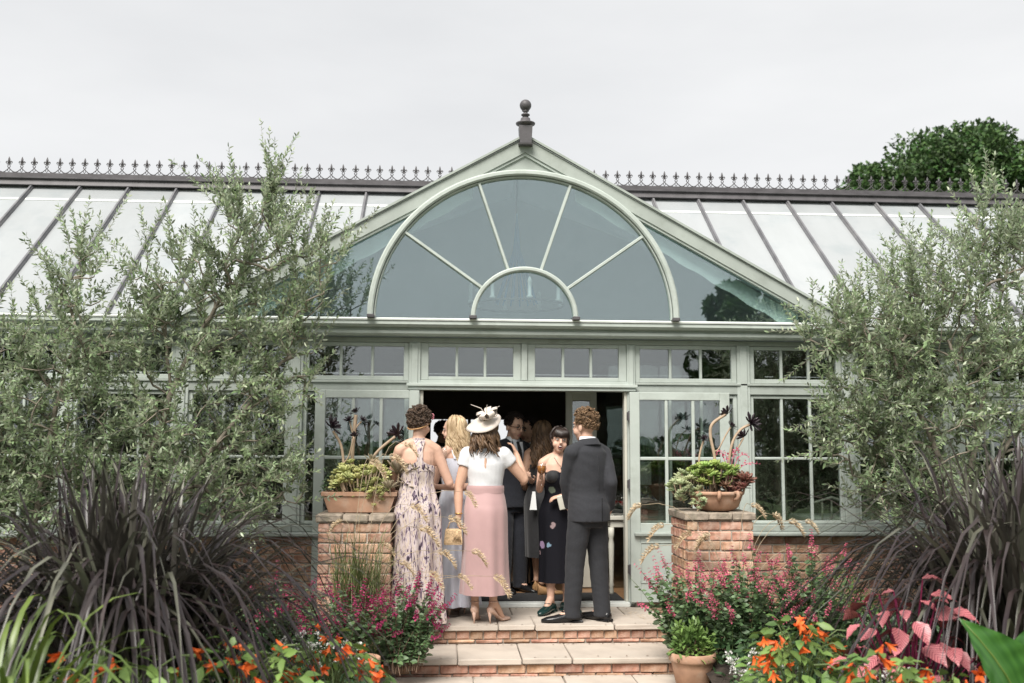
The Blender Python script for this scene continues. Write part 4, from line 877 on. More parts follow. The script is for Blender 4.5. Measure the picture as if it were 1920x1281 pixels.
# 5 woman with the fringe, facing us
E5 = human('woman with dark fringe and mouth open in a black strapless floral dress facing us', (.315, -.28), 8, 1.64, skin=m_skin, hh=.03, head=(2, 3, -6),
           arms={'R': ((.135, -.34, 1.115), (.135, -.48, 1.215), (.0, -.2, .9), (1, -.3, 0), .8), 'L': ((.52, -.34, 1.08), (.33, -.46, 1.055), (-1, -.1, -.15), (0, .3, -1), .55)},
           feet={'L': (.08, 0, 15), 'R': (-.085, .04, -38)})
locks(E5, m_hdark, 120, .13, .004, 17, front=.35, r=.010, spread=-.3, fringe=True); lips(E5, 1)
q = MB(); q.ell(E5.X(0, -.12, .055), (.04, .035, .04)); q.build('hair_bun', m_hdark, E5.o, True)
drape(E5, 'dress', [(0, .012, 1.285, .152, .13), (0, .012, 1.22, .150, .145), (0, 0, 1.12, .134, .115), (0, 0, 1.06, .134, .112), (0, -.008, .95, .172, .145), (0, -.01, .85, .186, .155), (0, 0, .6, .18, .155), (0, 0, .25, .185, .165)], m_floral, 72, 6, 0, .035, 31, 8)
q = MB()
for g in (-1, 1): q.ell(E5.P(g*.066, .080, 1.240), (.078, .074, .066))
q.build('bodice', m_blackd, E5.o, True)
q = MB(); q.tube([E5.P(-.055, .06, 1.425), E5.P(-.03, .105, 1.37), E5.P(0, .118, 1.335), E5.P(.03, .105, 1.37), E5.P(.055, .06, 1.425)], .002, 5); q.ell(E5.P(0, .120, 1.322), (.008, .006, .011)); q.build('necklace', m_blk, E5.o, True)
S, E_, W_ = E5.arm['L']; q = MB(); q.tube([E_*.35+S*.65, E_*.8+S*.2, E_, E_*.6+W_*.4, E_*.35+W_*.65], [.05, .06, .066, .06, .05], 12); q.tube([E_, E_-V((0, 0, .12)), E_-V((-.02, 0, .3))], [.06, .07, .05], 10); fuse('shawl', q, .008, m_shawl, E5.o, 4, .5, .003)
for sd in 'LR': shoe(E5, sd, 'heel' if 0 else 'flat', m_teal)
ph = MB(); ph.box(-.035, .035, -.006, .006, -.065, .065, .006, Matrix.Translation((.325, -.49, 1.0)) @ Matrix.Rotation(R(-14), 4, 'Y')); tag(ph.build('purse', m_cream), 'small cream purse held at the waist of the woman in the floral dress', 'purse')
# 6 woman behind, back to us
G6 = human('woman with long brown hair in a black midi dress and tan wedges inside the doorway', (.25, .62), 160, 1.64, skin=m_skin3, hh=.08, z0=.03, head=(170, 5, 0),
           arms={'R': ((.46, .66, 1.15), (.40, .82, 1.2)), 'L': ((.06, .60, 1.14), (.10, .78, 1.05))}, feet={'L': (.07, .05, 0), 'R': (-.05, -.12, -60)})
locks(G6, m_hbrown, 150, .42, .018, 23, front=.3, r=.012, spread=.2, back=.2); lips(G6)
drape(G6, 'dress', [(0, 0, 1.26, .145, .118), (0, 0, 1.15, .138, .115), (0, 0, 1.07, .133, .108), (0, -.01, .95, .170, .142), (0, -.015, .85, .185, .158), (0, 0, .6, .18, .16), (0, 0, .30, .17, .155)], m_blackd, 64, 6, 0, .03, 41, 6)
q = MB()
for g in (-1, 1): q.ribbon([G6.P(g*.07, -.118, 1.25), G6.P(g*.09, -.09, 1.36), G6.P(g*.09, -.02, 1.43), G6.P(g*.08, .1, 1.3)], .007, G6.l)
q.build('shoulder_strap', m_blackd, G6.o, True)
for sd in 'LR': shoe(G6, sd, 'wedge', m_cork)
q = MB(); q.rings([[V((.15+w, .40+dy, z)) for w, dy in ((-.05*k, 0), (.03*k, 0), (.03*k, .02), (-.05*k, .02))] for z, k in ((.88, .9), (1.06, .35))]); tag(q.build('napkin', m_white), 'white folded napkin hanging behind the wine glass', 'napkin')
# 7 and 8: two men inside
H7 = human('smiling man with glasses and dark hair in a dark navy suit with pink buttonhole', (-.05, .8), 28, 1.80, 'm', m_skin, z0=.03, head=(38, 14, 0),
           arms={'L': ((.185, .75, 1.14), (.135, .55, 1.16), (-.3, -.6, .2), (0, 0, 1), .7)})
curly(H7, m_hdark, 300, .013, .012, low=-.3, front=.5); lips(H7); trousers(H7, m_navy); jacket(H7, m_navy, .81); shirt_front(H7, m_blackd, False, m_navy, True)
q = MB()
for g in (-1, 1): q.tube([H7.X(g*.031+.021*math.cos(2*PI*k/14), .096, .004+.017*math.sin(2*PI*k/14)) for k in range(15)], .0026, 5); q.tube([H7.X(g*.052, .094, .008), H7.X(g*.08, .0, .004)], .0026, 5)
q.tube([H7.X(-.01, .098, .006), H7.X(.01, .098, .006)], .0026, 5); q.build('spectacles', m_blk, H7.o, True)
for sd in 'LR': shoe(H7, sd, 'flat', m_blk)
I8 = human('man in a black bow tie half hidden behind the man with glasses', (.17, 1.15), -35, 1.76, 'm', m_skin2, z0=.03, head=(-45, 8, 0))
curly(I8, m_hdark, 260, .013, .012, low=-.3, front=.5); lips(I8); trousers(I8, m_navy); jacket(I8, m_navy, .81); shirt_front(I8, None, True, m_navy)
for sd in 'LR': shoe(I8, sd, 'flat', m_blk)
J9 = human('person with short hair in black silhouetted against the bright rear window', (-.80, 3.2), 60, 1.77, 'm', m_skin3, z0=.03, head=(75, 5, 0))
curly(J9, m_hdark, 240, .013, .012, low=-.3, front=.5); lips(J9); trousers(J9, m_navy); jacket(J9, m_blackd, .81)
for sd in 'LR': shoe(J9, sd, 'flat', m_blk)
# glasses people hold and glasses on the table
def wine_glass(label, loc, m_l, group=None, fill=.55, tilt=0):
    t = thing('wine_glass', label, 'wine glass', loc, group); t.rotation_euler.y = tilt
    q = MB(); q.lathe([(.034, 0), (.034, .002), (.006, .006), (.0035, .015), (.0035, .085), (.012, .095), (.034, .115), (.043, .145), (.042, .17), (.036, .20), (.0345, .20), (.040, .17), (.041, .145), (.032, .117), (.01, .098), (.0, .096)], (0, 0, 0), 20, None, False); q.build('bowl', m_cglass, t, True)
    h = .097+.10*fill; q = MB(); q.lathe([(.0, .098), (.010, .0995), (.031, .118), (.0398, .145)]+([(.0385, h)] if h > .15 else []) + [(.0, h if h > .15 else .146)], (0, 0, 0), 18, None, False); q.build('drink', m_l, t, True)
    return t
wg = wine_glass('wine glass of amber fruit drink held up by the woman in the floral dress', (.135, -.545, 1.155), m_pimms, fill=.8)
fl = thing('champagne_flute', 'slim champagne flute in the hand of the woman in the print dress', 'flute', (-.745, -.66, 1.28))
q = MB(); q.lathe([(.028, 0), (.028, .002), (.005, .006), (.003, .015), (.003, .07), (.012, .085), (.024, .12), (.025, .17), (.022, .22), (.021, .22), (.024, .17), (.0, .085)], (0, 0, 0), 18, None, False); q.build('bowl', m_cglass, fl, True)
ct = thing('console_table', 'white painted table of drinks inside the right side of the doorway', 'table', (1.36, .72, .03))
q = MB(); q.box(-.46, .62, -.25, .25, .745, .78); q.build('tabletop', m_cream, ct)
q = MB(); q.box(-.43, .59, -.22, .22, .67, .744); q.build('apron', m_cream, ct)
for sx in (-.42, .58):
    for sy in (-.2, .2): q = MB(); q.lathe([(.018, 0), (.024, .03), (.02, .08), (.026, .1), (.02, .13), (.03, .5), (.022, .56), (.03, .58), (.03, .67)], (sx, sy, 0), 12); q.build('leg', m_cream, ct, True)
k = 0
for iy in range(2):
    for ix in range(7):
        wine_glass('glass of red wine standing in rows on the white drinks table', (.97+ix*.1+iy*.04, .58+iy*.12, .812), m_wine, 'glasses of red wine on the drinks table', .5)
cd = thing('notice_card', 'pale rectangular notice card on a small dark stand seen through the right door leaf', 'notice', (1.33, .86, .812))
q = MB(); q.box(-.095, .095, -.004, .004, .30, .54, .002); q.build('card', m_white, cd)
q = MB(); q.tube([(0, .01, .42), (-.02, .03, .01)], .01, 6); q.box(-.06, .06, -.02, .08, 0, .012, .003); q.build('stand', m_iron, cd)
# furniture dimly visible through the side windows
m_wal = mat('walnut', (.16, .085, .04), .4, .3, 6, stretch=(1, 6, 1))
def table(x, y, label, m, cloth):
    t = thing('dining_table', label, 'table', (x, y, .03)); q = MB(); q.box(-.6, .6, -.4, .4, .71, .745, .006); q.build('tabletop', m, t)
    for sx in (-.54, .54):
        for sy in (-.34, .34): q = MB(); q.tube([(sx, sy, .7), (sx, sy, 0)], [.03, .022], 8); q.build('leg', m_wal, t)
    if cloth:
        q = MB(); q.box(-.62, .62, -.42, .42, .52, .752, .01); q.build('cloth', m_white, t)
table(3.7, 1.0, 'table under a white cloth behind the window to the right of the doors', m_white, True)
table(-2.6, .95, 'bare walnut table behind the window to the left of the doors', m_wal, False)
fv = thing('flower_vase', 'vase of orange and yellow flowers on the cloth-covered table inside', 'vase', (3.95, .85, .783))
q = MB(); q.lathe([(.04, 0), (.06, .05), (.05, .12), (.035, .15), (.04, .16)], (0, 0, 0), 14); q.build('vase', m_white, fv, True)
m_orf = mat('orange_bloom', (.6, .22, .04), .7, .3, 30)
for i in range(12):
    q = MB(); a = i*2.4; c = V((.09*math.cos(a)*(.4+.05*i), .09*math.sin(a), .22+.012*i)); q.ell(c, (.035, .035, .022), None, 8, 6); q.tube([c, (0, 0, .15)], .003, 4); q.build('flower', m_orf, fv, True)
def chair(x, y, rz, label):
    t = thing('dining_chair', label, 'chair', (x, y, .03), 'chairs at the inside tables', rz)
    q = MB(); q.box(-.21, .21, -.2, .2, .43, .46, .008); q.build('seat', m_cream, t)
    for sx in (-.18, .18):
        for sy in (-.17, .17): q = MB(); q.tube([(sx, sy, .43), (sx*1.1, sy*1.1, 0)], [.018, .013], 6); q.build('leg', m_cream, t)
    q = MB(); q.tube([(-.19, .19, .45), (-.19, .23, .92), (0, .25, .98), (.19, .23, .92), (.19, .19, .45)], .016, 8); q.build('backrest', m_cream, t)
    for sx in (-.09, 0, .09): q = MB(); q.tube([(sx, .19, .46), (sx, .245, .95)], .009, 6); q.build('spindle', m_cream, t)
chair(3.2, .55, 2.9, 'cream spindle-back chair at the near corner of the cloth-covered table')
chair(4.35, .5, 3.4, 'cream spindle-back chair at the far end of the cloth-covered table under the olive')
chair(-2.9, .45, 3.1, 'cream spindle-back chair at the bare walnut table')
# ------------------------------------------------------------------ trees
def olive(label, base, path, ells, seed, yc=-1.25, ry=.42, leafL=.070, leafW=.0122):
    rng = np.random.default_rng(seed); t = thing('olive_tree', label, 'tree', (base[0], base[1], -.2), 'olive trees in front of the glasshouse'); O = np.array([base[0], base[1], -.2])
    nodes = []; par = []; segs = []
    for ln in path:            # trunk and main limbs, world points
        p = np.array(ln, float); q = np.concatenate([np.linspace(p[i], p[i+1], 6, endpoint=False) for i in range(len(p)-1)]+[p[-1:]])
        for i, w in enumerate(q):
            if i == 0:
                if nodes: par.append(int(np.argmin([np.linalg.norm(np.array(n)-w) for n in nodes])))
                else: par.append(-1)
            else: par.append(len(nodes)-1)
            nodes.append(w+(rng.normal(size=3)*.008 if i else 0))
    T = []; C = []
    for cx, cz, rx, rz, n in ells:
        k = 0
        while k < n:
            d = rng.uniform(-1, 1, 3)
            if d@d > 1: continue
            T.append((cx+d[0]*rx, yc+d[1]*min(ry, rx*1.1), cz+d[2]*rz)); C.append((cx, yc, cz)); k += 1
    T = np.array(T); C = np.array(C); N0 = np.array(nodes); o = np.argsort([np.min(np.linalg.norm(N0-x, axis=1)) for x in T])
    tips = []; arr = [np.array(n) for n in nodes]
    for i in o:
        x = T[i]; A_ = np.array(arr); dd = np.linalg.norm(A_-x, axis=1)+.6*np.maximum(0, A_[:, 2]-x[2]+.05); j = int(np.argmin(dd)); a = arr[j]; L = np.linalg.norm(x-a)
        mid = (a+x)/2+np.array([0, 0, .12*L])+rng.normal(size=3)*.06*L; last = j; ns = 3 if L > .12 else 1; idx = [j]
        for s in range(1, ns+1):
            tt = s/ns; p = a*(1-tt)**2+2*mid*tt*(1-tt)+x*tt*tt; arr.append(p); par.append(last); last = len(arr)-1; idx.append(last)
        segs.append(idx); tips.append(last)
    w = np.zeros(len(arr))
    for i in tips: w[i] += 1
    for i in range(len(arr)-1, -1, -1):
        if par[i] >= 0: w[par[i]] += w[i]
    rad = .0028+.0024*np.sqrt(w)
    mb = MB(); k = 0
    for ln in path:
        n = (len(ln)-1)*6+1; ids = list(range(k, k+n)); k += n
        pts = [arr[i]-O for i in ids]; rr = [min(.036, max(rad[i], .005)*.7) for i in ids]
        if par[ids[0]] >= 0: pts = [arr[par[ids[0]]]-O]+pts; rr = [rr[0]]+rr
        mb.tube(pts, rr, 8)
    mb.build('trunk', m_bark, t, True)
    mb = MB()
    for ids in segs: mb.tube([arr[i]-O for i in ids], [max(.002, min(rad[i], rad[ids[1]])) for i in ids], 4, False)
    tw = MB(); P = []; D = []; Ls = []; N = []
    for i in tips:
        x = arr[i]; c = C[0] if len(C) == 0 else None
        e = np.argmin(np.linalg.norm(T-x, axis=1)); out = unit(x-C[e]+1e-4); up = 1.0 if x[2] > 2.4 else .45
        for q in range(2):
            d = unit(out*.45+np.array([0, -.1, up])+rng.normal(size=3)*.38); L = rng.uniform(.18, .42)*(1.2 if x[2] > 2.6 else 1); bend = rng.normal(size=3)*.12+np.array([0, 0, -.06 if x[2] < 2.6 else .02])
            pts = [x+d*L*s+bend*L*s*s for s in np.linspace(0, 1, 5)]; tw.tube([p-O for p in pts], [.0022, .002, .0018, .0014, .001], 3, False)
            nl = int(L/.021); ax = unit(np.cross(d, rng.normal(size=3)))
            for s in range(nl):
                f = (s+.7)/nl; p = x+d*L*f+bend*L*f*f; a2 = unit(np.cross(d, ax)) if s % 2 else ax
                for sg in (-1, 1):
                    if rng.random() < .12: continue
                    P.append(p-O); D.append(d*.75+sg*a2*.8+rng.normal(size=3)*.22); Ls.append(leafL*rng.uniform(.65, 1.15)*(1-.35*f)); N.append(rng.normal(size=3)*.6+np.array([0, -.2, 1]))
            P.append(x+d*L+bend*L-O); D.append(d); Ls.append(leafL*.7); N.append(rng.normal(size=3))
    mb.v += []; n0 = len(mb.v); mb.add(tw.v, tw.f); tag(mb.build('branches', m_bark, t, True), kind='stuff')
    P = np.array(P); me = leaf_mesh('foliage', P, np.array(D), np.array(Ls), np.array(Ls)*leafW/leafL, .05, .35, N=np.array(N)); tag(new_obj('foliage', me, m_olive, t), kind='stuff'); return t
olive('tall olive tree with one long shoot reaching above the roof ridge', (-2.95, -1.3),
      [[(-2.95, -1.3, -.2), (-3.05, -1.28, .5), (-3.18, -1.25, 1.2), (-3.0, -1.22, 1.9), (-2.75, -1.2, 2.5), (-2.5, -1.2, 2.9)], [(-3.12, -1.26, .9), (-2.6, -1.3, 1.5), (-2.1, -1.25, 2.2)], [(-3.0, -1.22, 1.9), (-3.05, -1.3, 2.5)]],
      [(-2.24, 3.66, .08, .2, 7), (-2.38, 3.2, .42, .36, 50), (-3.0, 2.8, .34, .38, 30), (-1.86, 2.9, .28, .36, 24), (-2.65, 2.45, .80, .40, 88), (-2.75, 1.85, .72, .5, 98), (-2.6, 1.25, .66, .36, 86), (-2.02, 2.1, .24, .4, 20), (-2.02, 1.2, .16, .25, 10)], 3)
olive('shorter bushy olive tree at the left end of the glasshouse', (-4.0, -1.35),
      [[(-4.0, -1.35, -.2), (-4.05, -1.3, .6), (-3.95, -1.25, 1.4), (-3.85, -1.2, 2.2)], [(-4.03, -1.3, .7), (-4.5, -1.3, 1.4), (-4.6, -1.25, 2.2)]],
      [(-3.76, 2.9, .2, .3, 16), (-3.75, 2.35, .45, .38, 56), (-4.4, 2.25, .45, .38, 44), (-3.95, 1.7, .6, .5, 95), (-4.6, 1.6, .6, .6, 80), (-3.9, 1.1, .7, .4, 95), (-4.7, 1.0, .5, .4, 40)], 5)
olive('wide olive tree with a leaning trunk to the right of the doors', (3.75, -1.3),
      [[(3.75, -1.3, -.2), (3.7, -1.28, .6), (3.68, -1.25, 1.0), (3.85, -1.22, 1.6), (4.0, -1.2, 2.3)], [(3.69, -1.26, .95), (3.4, -1.3, 1.6), (3.1, -1.25, 2.3)], [(3.86, -1.22, 1.62), (3.65, -1.25, 2.3)], [(3.68, -1.25, 1.0), (4.2, -1.3, 1.7), (4.6, -1.25, 2.4)]],
      [(4.06, 3.4, .22, .36, 24), (3.5, 2.85, .40, .36, 58), (3.0, 2.52, .45, .3, 66), (4.3, 2.8, .5, .6, 80), (3.6, 2.25, .75, .38, 98), (2.85, 1.85, .36, .36, 48), (3.4, 1.6, .7, .4, 90), (2.7, 1.45, .26, .3, 26), (3.3, 1.1, .6, .3, 62), (2.5, 2.5, .22, .2, 18), (4.6, 1.9, .6, .7, 70)], 9)
def big_tree(label, base, c, r, nclump, nleaf, leaf, m, group=None, th=.35):
    rng = np.random.default_rng(int(abs(base[0])*10)+1); t = thing('broadleaf_tree', label, 'tree', (base[0], base[1], -.34), group); c = np.array(c)-np.array([base[0], base[1], -.34]); r = np.array(r)
    mb = MB(); mb.tube([(0, 0, 0), (.1, 0, c[2]*.4), tuple(c*.9)], [th, th*.75, th*.3], 10)
    K = unit(rng.normal(size=(nclump, 3)))*rng.uniform(.45, 1.0, (nclump, 1))**.6; K[:, 2] = np.where(K[:, 2] < -.5, -K[:, 2], K[:, 2]); cc = c+K*r
    for q in cc[::3]: mb.tube([tuple(c*.55), tuple((c*.55+q)/2+np.array([0, 0, .3])), tuple(q)], [th*.35, th*.2, th*.06], 5)
    mb.build('trunk', m_bark, t, True)
    idx = rng.integers(0, nclump, nleaf); cr_ = rng.uniform(.10, .24, nclump)*r.mean(); d = unit(rng.normal(size=(nleaf, 3))); rad = rng.uniform(.3, 1, (nleaf, 1))**.45*cr_[idx][:, None]
    P = cc[idx]+d*rad*np.array([1, 1, .8]); D = d+rng.normal(size=(nleaf, 3))*.6+np.array([0, 0, -.1]); N = d+rng.normal(size=(nleaf, 3))*.5+np.array([0, 0, .6]); rn = np.clip(rng.random(nleaf)*.5+.5*rng.random(nclump)[idx], 0, 1)
    tag(new_obj('crown', card_mesh('crown', P, D, leaf*rng.uniform(.7, 1.3, nleaf), leaf*.38, N, rn), m, t), kind='stuff'); return t
big_tree('large dark green broadleaf tree rising behind the right end of the roof', (18.3, 26), (18.6, 26, 9.7), (4.7, 3.6, 3.7), 190, 60000, .18, m_leafdark)
for x, y, h, w, lb in ((9.5, -21, 4.2, 2.6, 'round garden tree mirrored in the lower end of the fan window, opposite the bowl pier'), (14.5, -23, 5.0, 3.2, 'taller garden tree beside the round one on the lawn opposite'), (-10, -22, 4.6, 2.8, 'garden tree mirrored behind the tall olive, on the lawn opposite'), (-15, -24, 6, 3.6, 'spreading garden tree opposite the shorter bushy olive'), (20, -26, 6, 4, 'broadest garden tree at the far corner of the lawn opposite')):
    big_tree(lb, (x, y), (x, y, h), (w, w*.8, h*.62), 40, 9000, .24, m_leafdark, 'garden trees on the lawn opposite', .22)
n = 9000; P = np.stack([RNG.uniform(-30, 30, n), RNG.uniform(-27, -25.6, n), RNG.uniform(-.3, 1.7, n)], 1)
tag(new_obj('hedge', card_mesh('hedge', P, RNG.normal(size=(n, 3)), .4, .14), m_leafdark), 'long clipped hedge across the lawn behind the viewer', 'hedge')['kind'] = 'stuff'
# ------------------------------------------------------------------ grasses
def gmat(name, c, c2, back=None, **k): return mat(name, c, .38, .3, 3, col2=c2, spec=.55, trans=.12, rand=.3, attr=.35, back=back, **k)
m_purp = gmat('purple_grass', (.036, .02, .027), (.075, .055, .052), (.13, .12, .10)); m_purp2 = gmat('purple_grass_highlit', (.14, .14, .11), (.22, .22, .16), (.26, .27, .20))  # lighter grey-green copy puts highlights of arching blades into the colour
m_strap = gmat('strap_leaf', (.12, .21, .04), (.22, .30, .06)); m_green = gmat('green_grass', (.15, .22, .06), (.30, .34, .13)); m_tan = mat('seed_head', (.64, .52, .36), .8, .2, 20, attr=.25, trans=.3)
def blade_pts(b, az, h, r, h2, rng, n=9, pf=.28):
    o = np.array([math.cos(az), math.sin(az), 0]); b = np.array(b); wob = rng.normal(size=3)*.03
    p1 = b+o*r*pf+np.array([0, 0, h]); p2 = b+o*r+np.array([0, 0, h2])+wob
    return [b*(1-t)**2+2*p1*t*(1-t)+p2*t*t-np.array([0, 0, .22*r*t**4]) for t in np.linspace(0, 1, n)]
def taper(n, w): return [w*min(1, (i+1)/2.2)*(1-(i/(n-1))**2.2)+.0006 for i in range(n)]
def purple_grass(label, xy, npart, nstuff, sc, seed, zb=-.17):
    rng = np.random.default_rng(seed); t = thing('purple_fountain_grass', label, 'ornamental grass', (xy[0], xy[1], zb), 'purple fountain grasses')
    def one(mb, k):
        az = rng.uniform(0, 2*PI); b = (rng.normal()*.15, rng.normal()*.13, 0); u = rng.random()
        if u < .26: h, r, h2 = rng.uniform(.8, 1.2), rng.uniform(.1, .7), rng.uniform(.9, 1.3)
        elif u < .6: h, r, h2 = rng.uniform(.95, 1.3), rng.uniform(.7, 1.5), rng.uniform(.6, 1.1)
        else: h, r, h2 = rng.uniform(1.0, 1.4), rng.uniform(.8, 1.6), rng.uniform(.1, .8)
        n = 9; mb.ribbon(blade_pts(b, az, h*sc, r*sc*.70, h2*sc-(.12 if h2 < .8 else 0), rng, n, .40), taper(n, rng.uniform(.009, .022)), None, .35)
    for k in range(npart):
        mb = MB(); one(mb, k); mb.build('blade', m_purp2 if rng.random() < .42 else m_purp, t, True)
    mb = MB()
    for k in range(nstuff): one(mb, k)
    tag(mb.build('inner_blades', m_purp, t, True), kind='stuff'); return t
purple_grass('purple fountain grass arching over the bed in front of the tall olive', (-2.42, -4.1), 240, 440, 1.34, 1)
purple_grass('purple fountain grass beside the broad green leaf, at the right edge', (2.55, -4.0), 240, 440, 1.46, 2)
def strap_plant(label, xy, n, h, r, w, m, seed, zb=-.17, lean=(0, 0)):
    rng = np.random.default_rng(seed); t = thing('strap_leaf_plant', label, 'plant', (xy[0], xy[1], zb))
    for k in range(n):
        mb = MB(); az = rng.uniform(0, 2*PI); mb.ribbon(blade_pts((rng.normal()*.05, rng.normal()*.05, 0), az, h*rng.uniform(.7, 1.1), r*rng.uniform(.5, 1.1), h*rng.uniform(.35, .85), rng, 10), taper(10, w*rng.uniform(.7, 1.1)), None, .3); mb.build('leaf', m, t, True)
    return t
strap_plant('bright green strap-leaved plant at the lower left edge', (-2.46, -5.4), 44, 1.28, .8, .016, m_strap, 4)
strap_plant('green strap-leaved plant under the right purple grass', (2.0, -4.9), 18, .65, .6, .016, m_strap, 6)
def seed_mesh(seed):
    rng = np.random.default_rng(seed); P = []; D = []
    for i in range(150):
        f = rng.random(); th = rng.uniform(0, 2*PI); ax = np.array([.09*f, 0, .012*f-.09*f*f]); r = .011*math.sin(PI*min(.98, f*.85+.12)); n = np.array([0, math.cos(th), math.sin(th)])
        P.append(ax+n*r*.3); D.append(np.array([.7, 0, -.6*f])+n*.75)
    me = card_mesh('seed_head', np.array(P), np.array(D), .026, .0028); me.materials.append(m_tan); return me
SEEDS = [seed_mesh(i) for i in range(3)]
def fountain(label, xy, heads, seed, nb=170, h=.75, zb=-.17):
    rng = np.random.default_rng(seed); t = thing('fountain_grass', label, 'ornamental grass', (xy[0], xy[1], zb), 'tan seeded fountain grasses'); mb = MB()
    for k in range(nb):
        az = rng.uniform(0, 2*PI); mb.ribbon(blade_pts((rng.normal()*.08, rng.normal()*.05, 0), az, h*rng.uniform(.6, 1.2), rng.uniform(.05, .45), h*rng.uniform(.5, 1.15), rng, 7), taper(7, rng.uniform(.0025, .005)), None, .2)
    tag(mb.build('blades', m_green, t, True), kind='stuff')
    for x, y, z in heads:
        e = np.array([x-xy[0], y-xy[1], z-zb]); s = 1 if e[0] > 0 else -1; q = MB()
        q.tube(bez((rng.normal()*.05, rng.normal()*.04, .1), (e[0]*.25, e[1]*.4, e[2]*1.12), tuple(e), 9), [.0022]*8+[.0015], 4); q.build('stalk', m_tan, t, True)
        o = new_obj('seed_head', random.choice(SEEDS), None, t, tuple(e)); o.rotation_euler = (0, 0, (0 if s > 0 else PI)+rng.normal()*.5); o.scale = (rng.uniform(1.2, 1.8),)*3
    return t
fountain('green fountain grass with tan seed heads leaning over the landing, by the pier with the trough', (-1.42, -1.55), [(-.58, -1.35, 1.13), (-.71, -1.4, .93), (-.79, -1.4, .66), (-.52, -1.4, .66), (-.34, -1.4, .46), (-.63, -1.45, .47), (-.95, -1.4, .85), (-1.02, -1.3, 1.02), (-1.2, -1.35, 1.42), (-1.08, -1.3, 1.52), (-1.36, -1.3, 1.38), (-1.55, -1.4, .9), (-1.25, -1.4, .72), (-.86, -1.45, .5), (-1.1, -1.45, .58)], 11, 280, .95)
fountain('green fountain grass with tan seed heads behind the pink sage, by the pier with the round bowl', (1.62, -1.5), [(.88, -1.4, 1.03), (1.07, -1.4, .87), (1.03, -1.4, .70), (1.8, -1.35, 1.03), (2.1, -1.4, .90), (2.24, -1.4, .90), (2.26, -1.4, .67), (1.45, -1.4, .78), (1.98, -1.4, .95), (1.3, -1.4, .8)], 13, 120, .7)
# ------------------------------------------------------------------ sages, begonias and other flowers
def lmat(name, c, c2, **k): return mat(name, c, .45, .3, 4, col2=c2, trans=.18, attr=.3, spec=.4, **k)
m_leafg = lmat('sage_leaf', (.085, .165, .065), (.15, .24, .105), back=(.17, .23, .14)); m_leafb = lmat('begonia_leaf', (.10, .20, .05), (.22, .33, .09)); m_leafd = lmat('dark_green_leaf', (.03, .075, .03), (.065, .125, .05))
m_pinkfl = mat('pink_sage_flower', (.55, .07, .16), .6, .25, 20, col2=(.62, .16, .24), attr=.35, trans=.25, rand=.15); m_magfl = mat('magenta_sage_flower', (.27, .018, .085), .6, .3, 20, attr=.4, trans=.2, rand=.2)
m_orange = mat('orange_begonia_flower', (.80, .10, .02), .5, .15, 20, col2=(.85, .19, .04), trans=.3, rand=.15); m_wfl = mat('white_blossom', (.74, .73, .70), .7, .08, 30, trans=.25)
def sage(label, xy, ns, spread, h, mf, seed, lean=(0, 0), zb=-.17, group=None, up=1.0, spk=.28, lf=1.0):
    rng = np.random.default_rng(seed); t = thing('flowering_sage', label, 'flowering plant', (xy[0], xy[1], zb), group); sm = MB(); P = []; D = []; L = []
    for k in range(ns):
        az = rng.uniform(0, 2*PI); rr = math.sqrt(rng.random())*spread; e = np.array([math.cos(az)*rr+lean[0], math.sin(az)*rr*.6+lean[1], h*up*rng.uniform(.5, 1.05)*(1-.25*(rr/spread)**2)]); b = np.array([rng.normal()*.06+e[0]*.25, rng.normal()*.06, 0]); md = (b+e)/2+np.array([0, 0, .12*h])-np.array([e[0], e[1], 0])*.12
        pts = [b*(1-s)**2+2*md*s*(1-s)+e*s*s for s in np.linspace(0, 1, 10)]; sm.tube(pts, [.004, .004, .0038, .0035, .003, .003, .0025, .002, .002, .0015], 4, False)
        for s in np.linspace(.12, .86, 15):
            i = min(8, int(s*9)); p = pts[i]*(1-(s*9-i))+pts[i+1]*(s*9-i)
            for q in range(3): d = rng.normal(size=3); d[2] = abs(d[2])*.3; P.append(p); D.append(d); L.append(rng.uniform(.03, .085)*lf*(1.15-s*.45))
        if rng.random() < .82:
            d = unit(pts[-1]-pts[-3]); FP = []; FD = []; FL = []; ln = spk*rng.uniform(.25, .6)
            for w in range(7):
                c = pts[-1]+d*(w/6-.55)*ln
                for q in range(5):
                    v = unit(np.cross(d, rng.normal(size=3))); FP += [c, c+v*.006]; FD += [v*.8+d*.5, v+np.array([0, 0, -.25])]; FL += [.012*(1.1-w*.07), rng.uniform(.014, .024)*(1.1-w*.08)]
            me = card_mesh('flower_spike', np.array(FP)-pts[-1], np.array(FD), np.array(FL), np.array(FL)*.36); o = new_obj('flower_spike', me, mf, t, tuple(pts[-1]))
    tag(sm.build('stems', m_stemb if mf is m_magfl else m_stemg, t, True), kind='stuff')
    tag(new_obj('foliage', leaf_mesh('foliage', np.array(P), np.array(D), np.array(L), np.array(L)*.28, .2, .2), m_leafg, t), kind='stuff'); return t
gs = 'pink flowered sages by the right pier'
sage('pink flowered sage leaning towards the open door leaf, beside the terracotta pot', (1.22, -1.75), 52, .44, .86, m_pinkfl, 21, (-.08, 0), group=gs)
sage('tall pink flowered sage in front of the pier with the round bowl', (1.60, -1.95), 66, .46, .94, m_pinkfl, 22, (0, 0), group=gs)
sage('pink flowered sage under the window sill, nearest the pink-leaved plant', (2.08, -1.9), 62, .46, .96, m_pinkfl, 23, (.05, 0), group=gs)
gm = 'magenta flowered sages by the left pier'
sage('magenta flowered sage overhanging the left end of the steps', (-1.06, -1.85), 60, .36, .70, m_magfl, 24, (.04, 0), group=gm, lf=.8)
sage('magenta flowered sage in front of the green fountain grass', (-1.48, -2.0), 62, .42, .68, m_magfl, 25, group=gm, lf=.8)
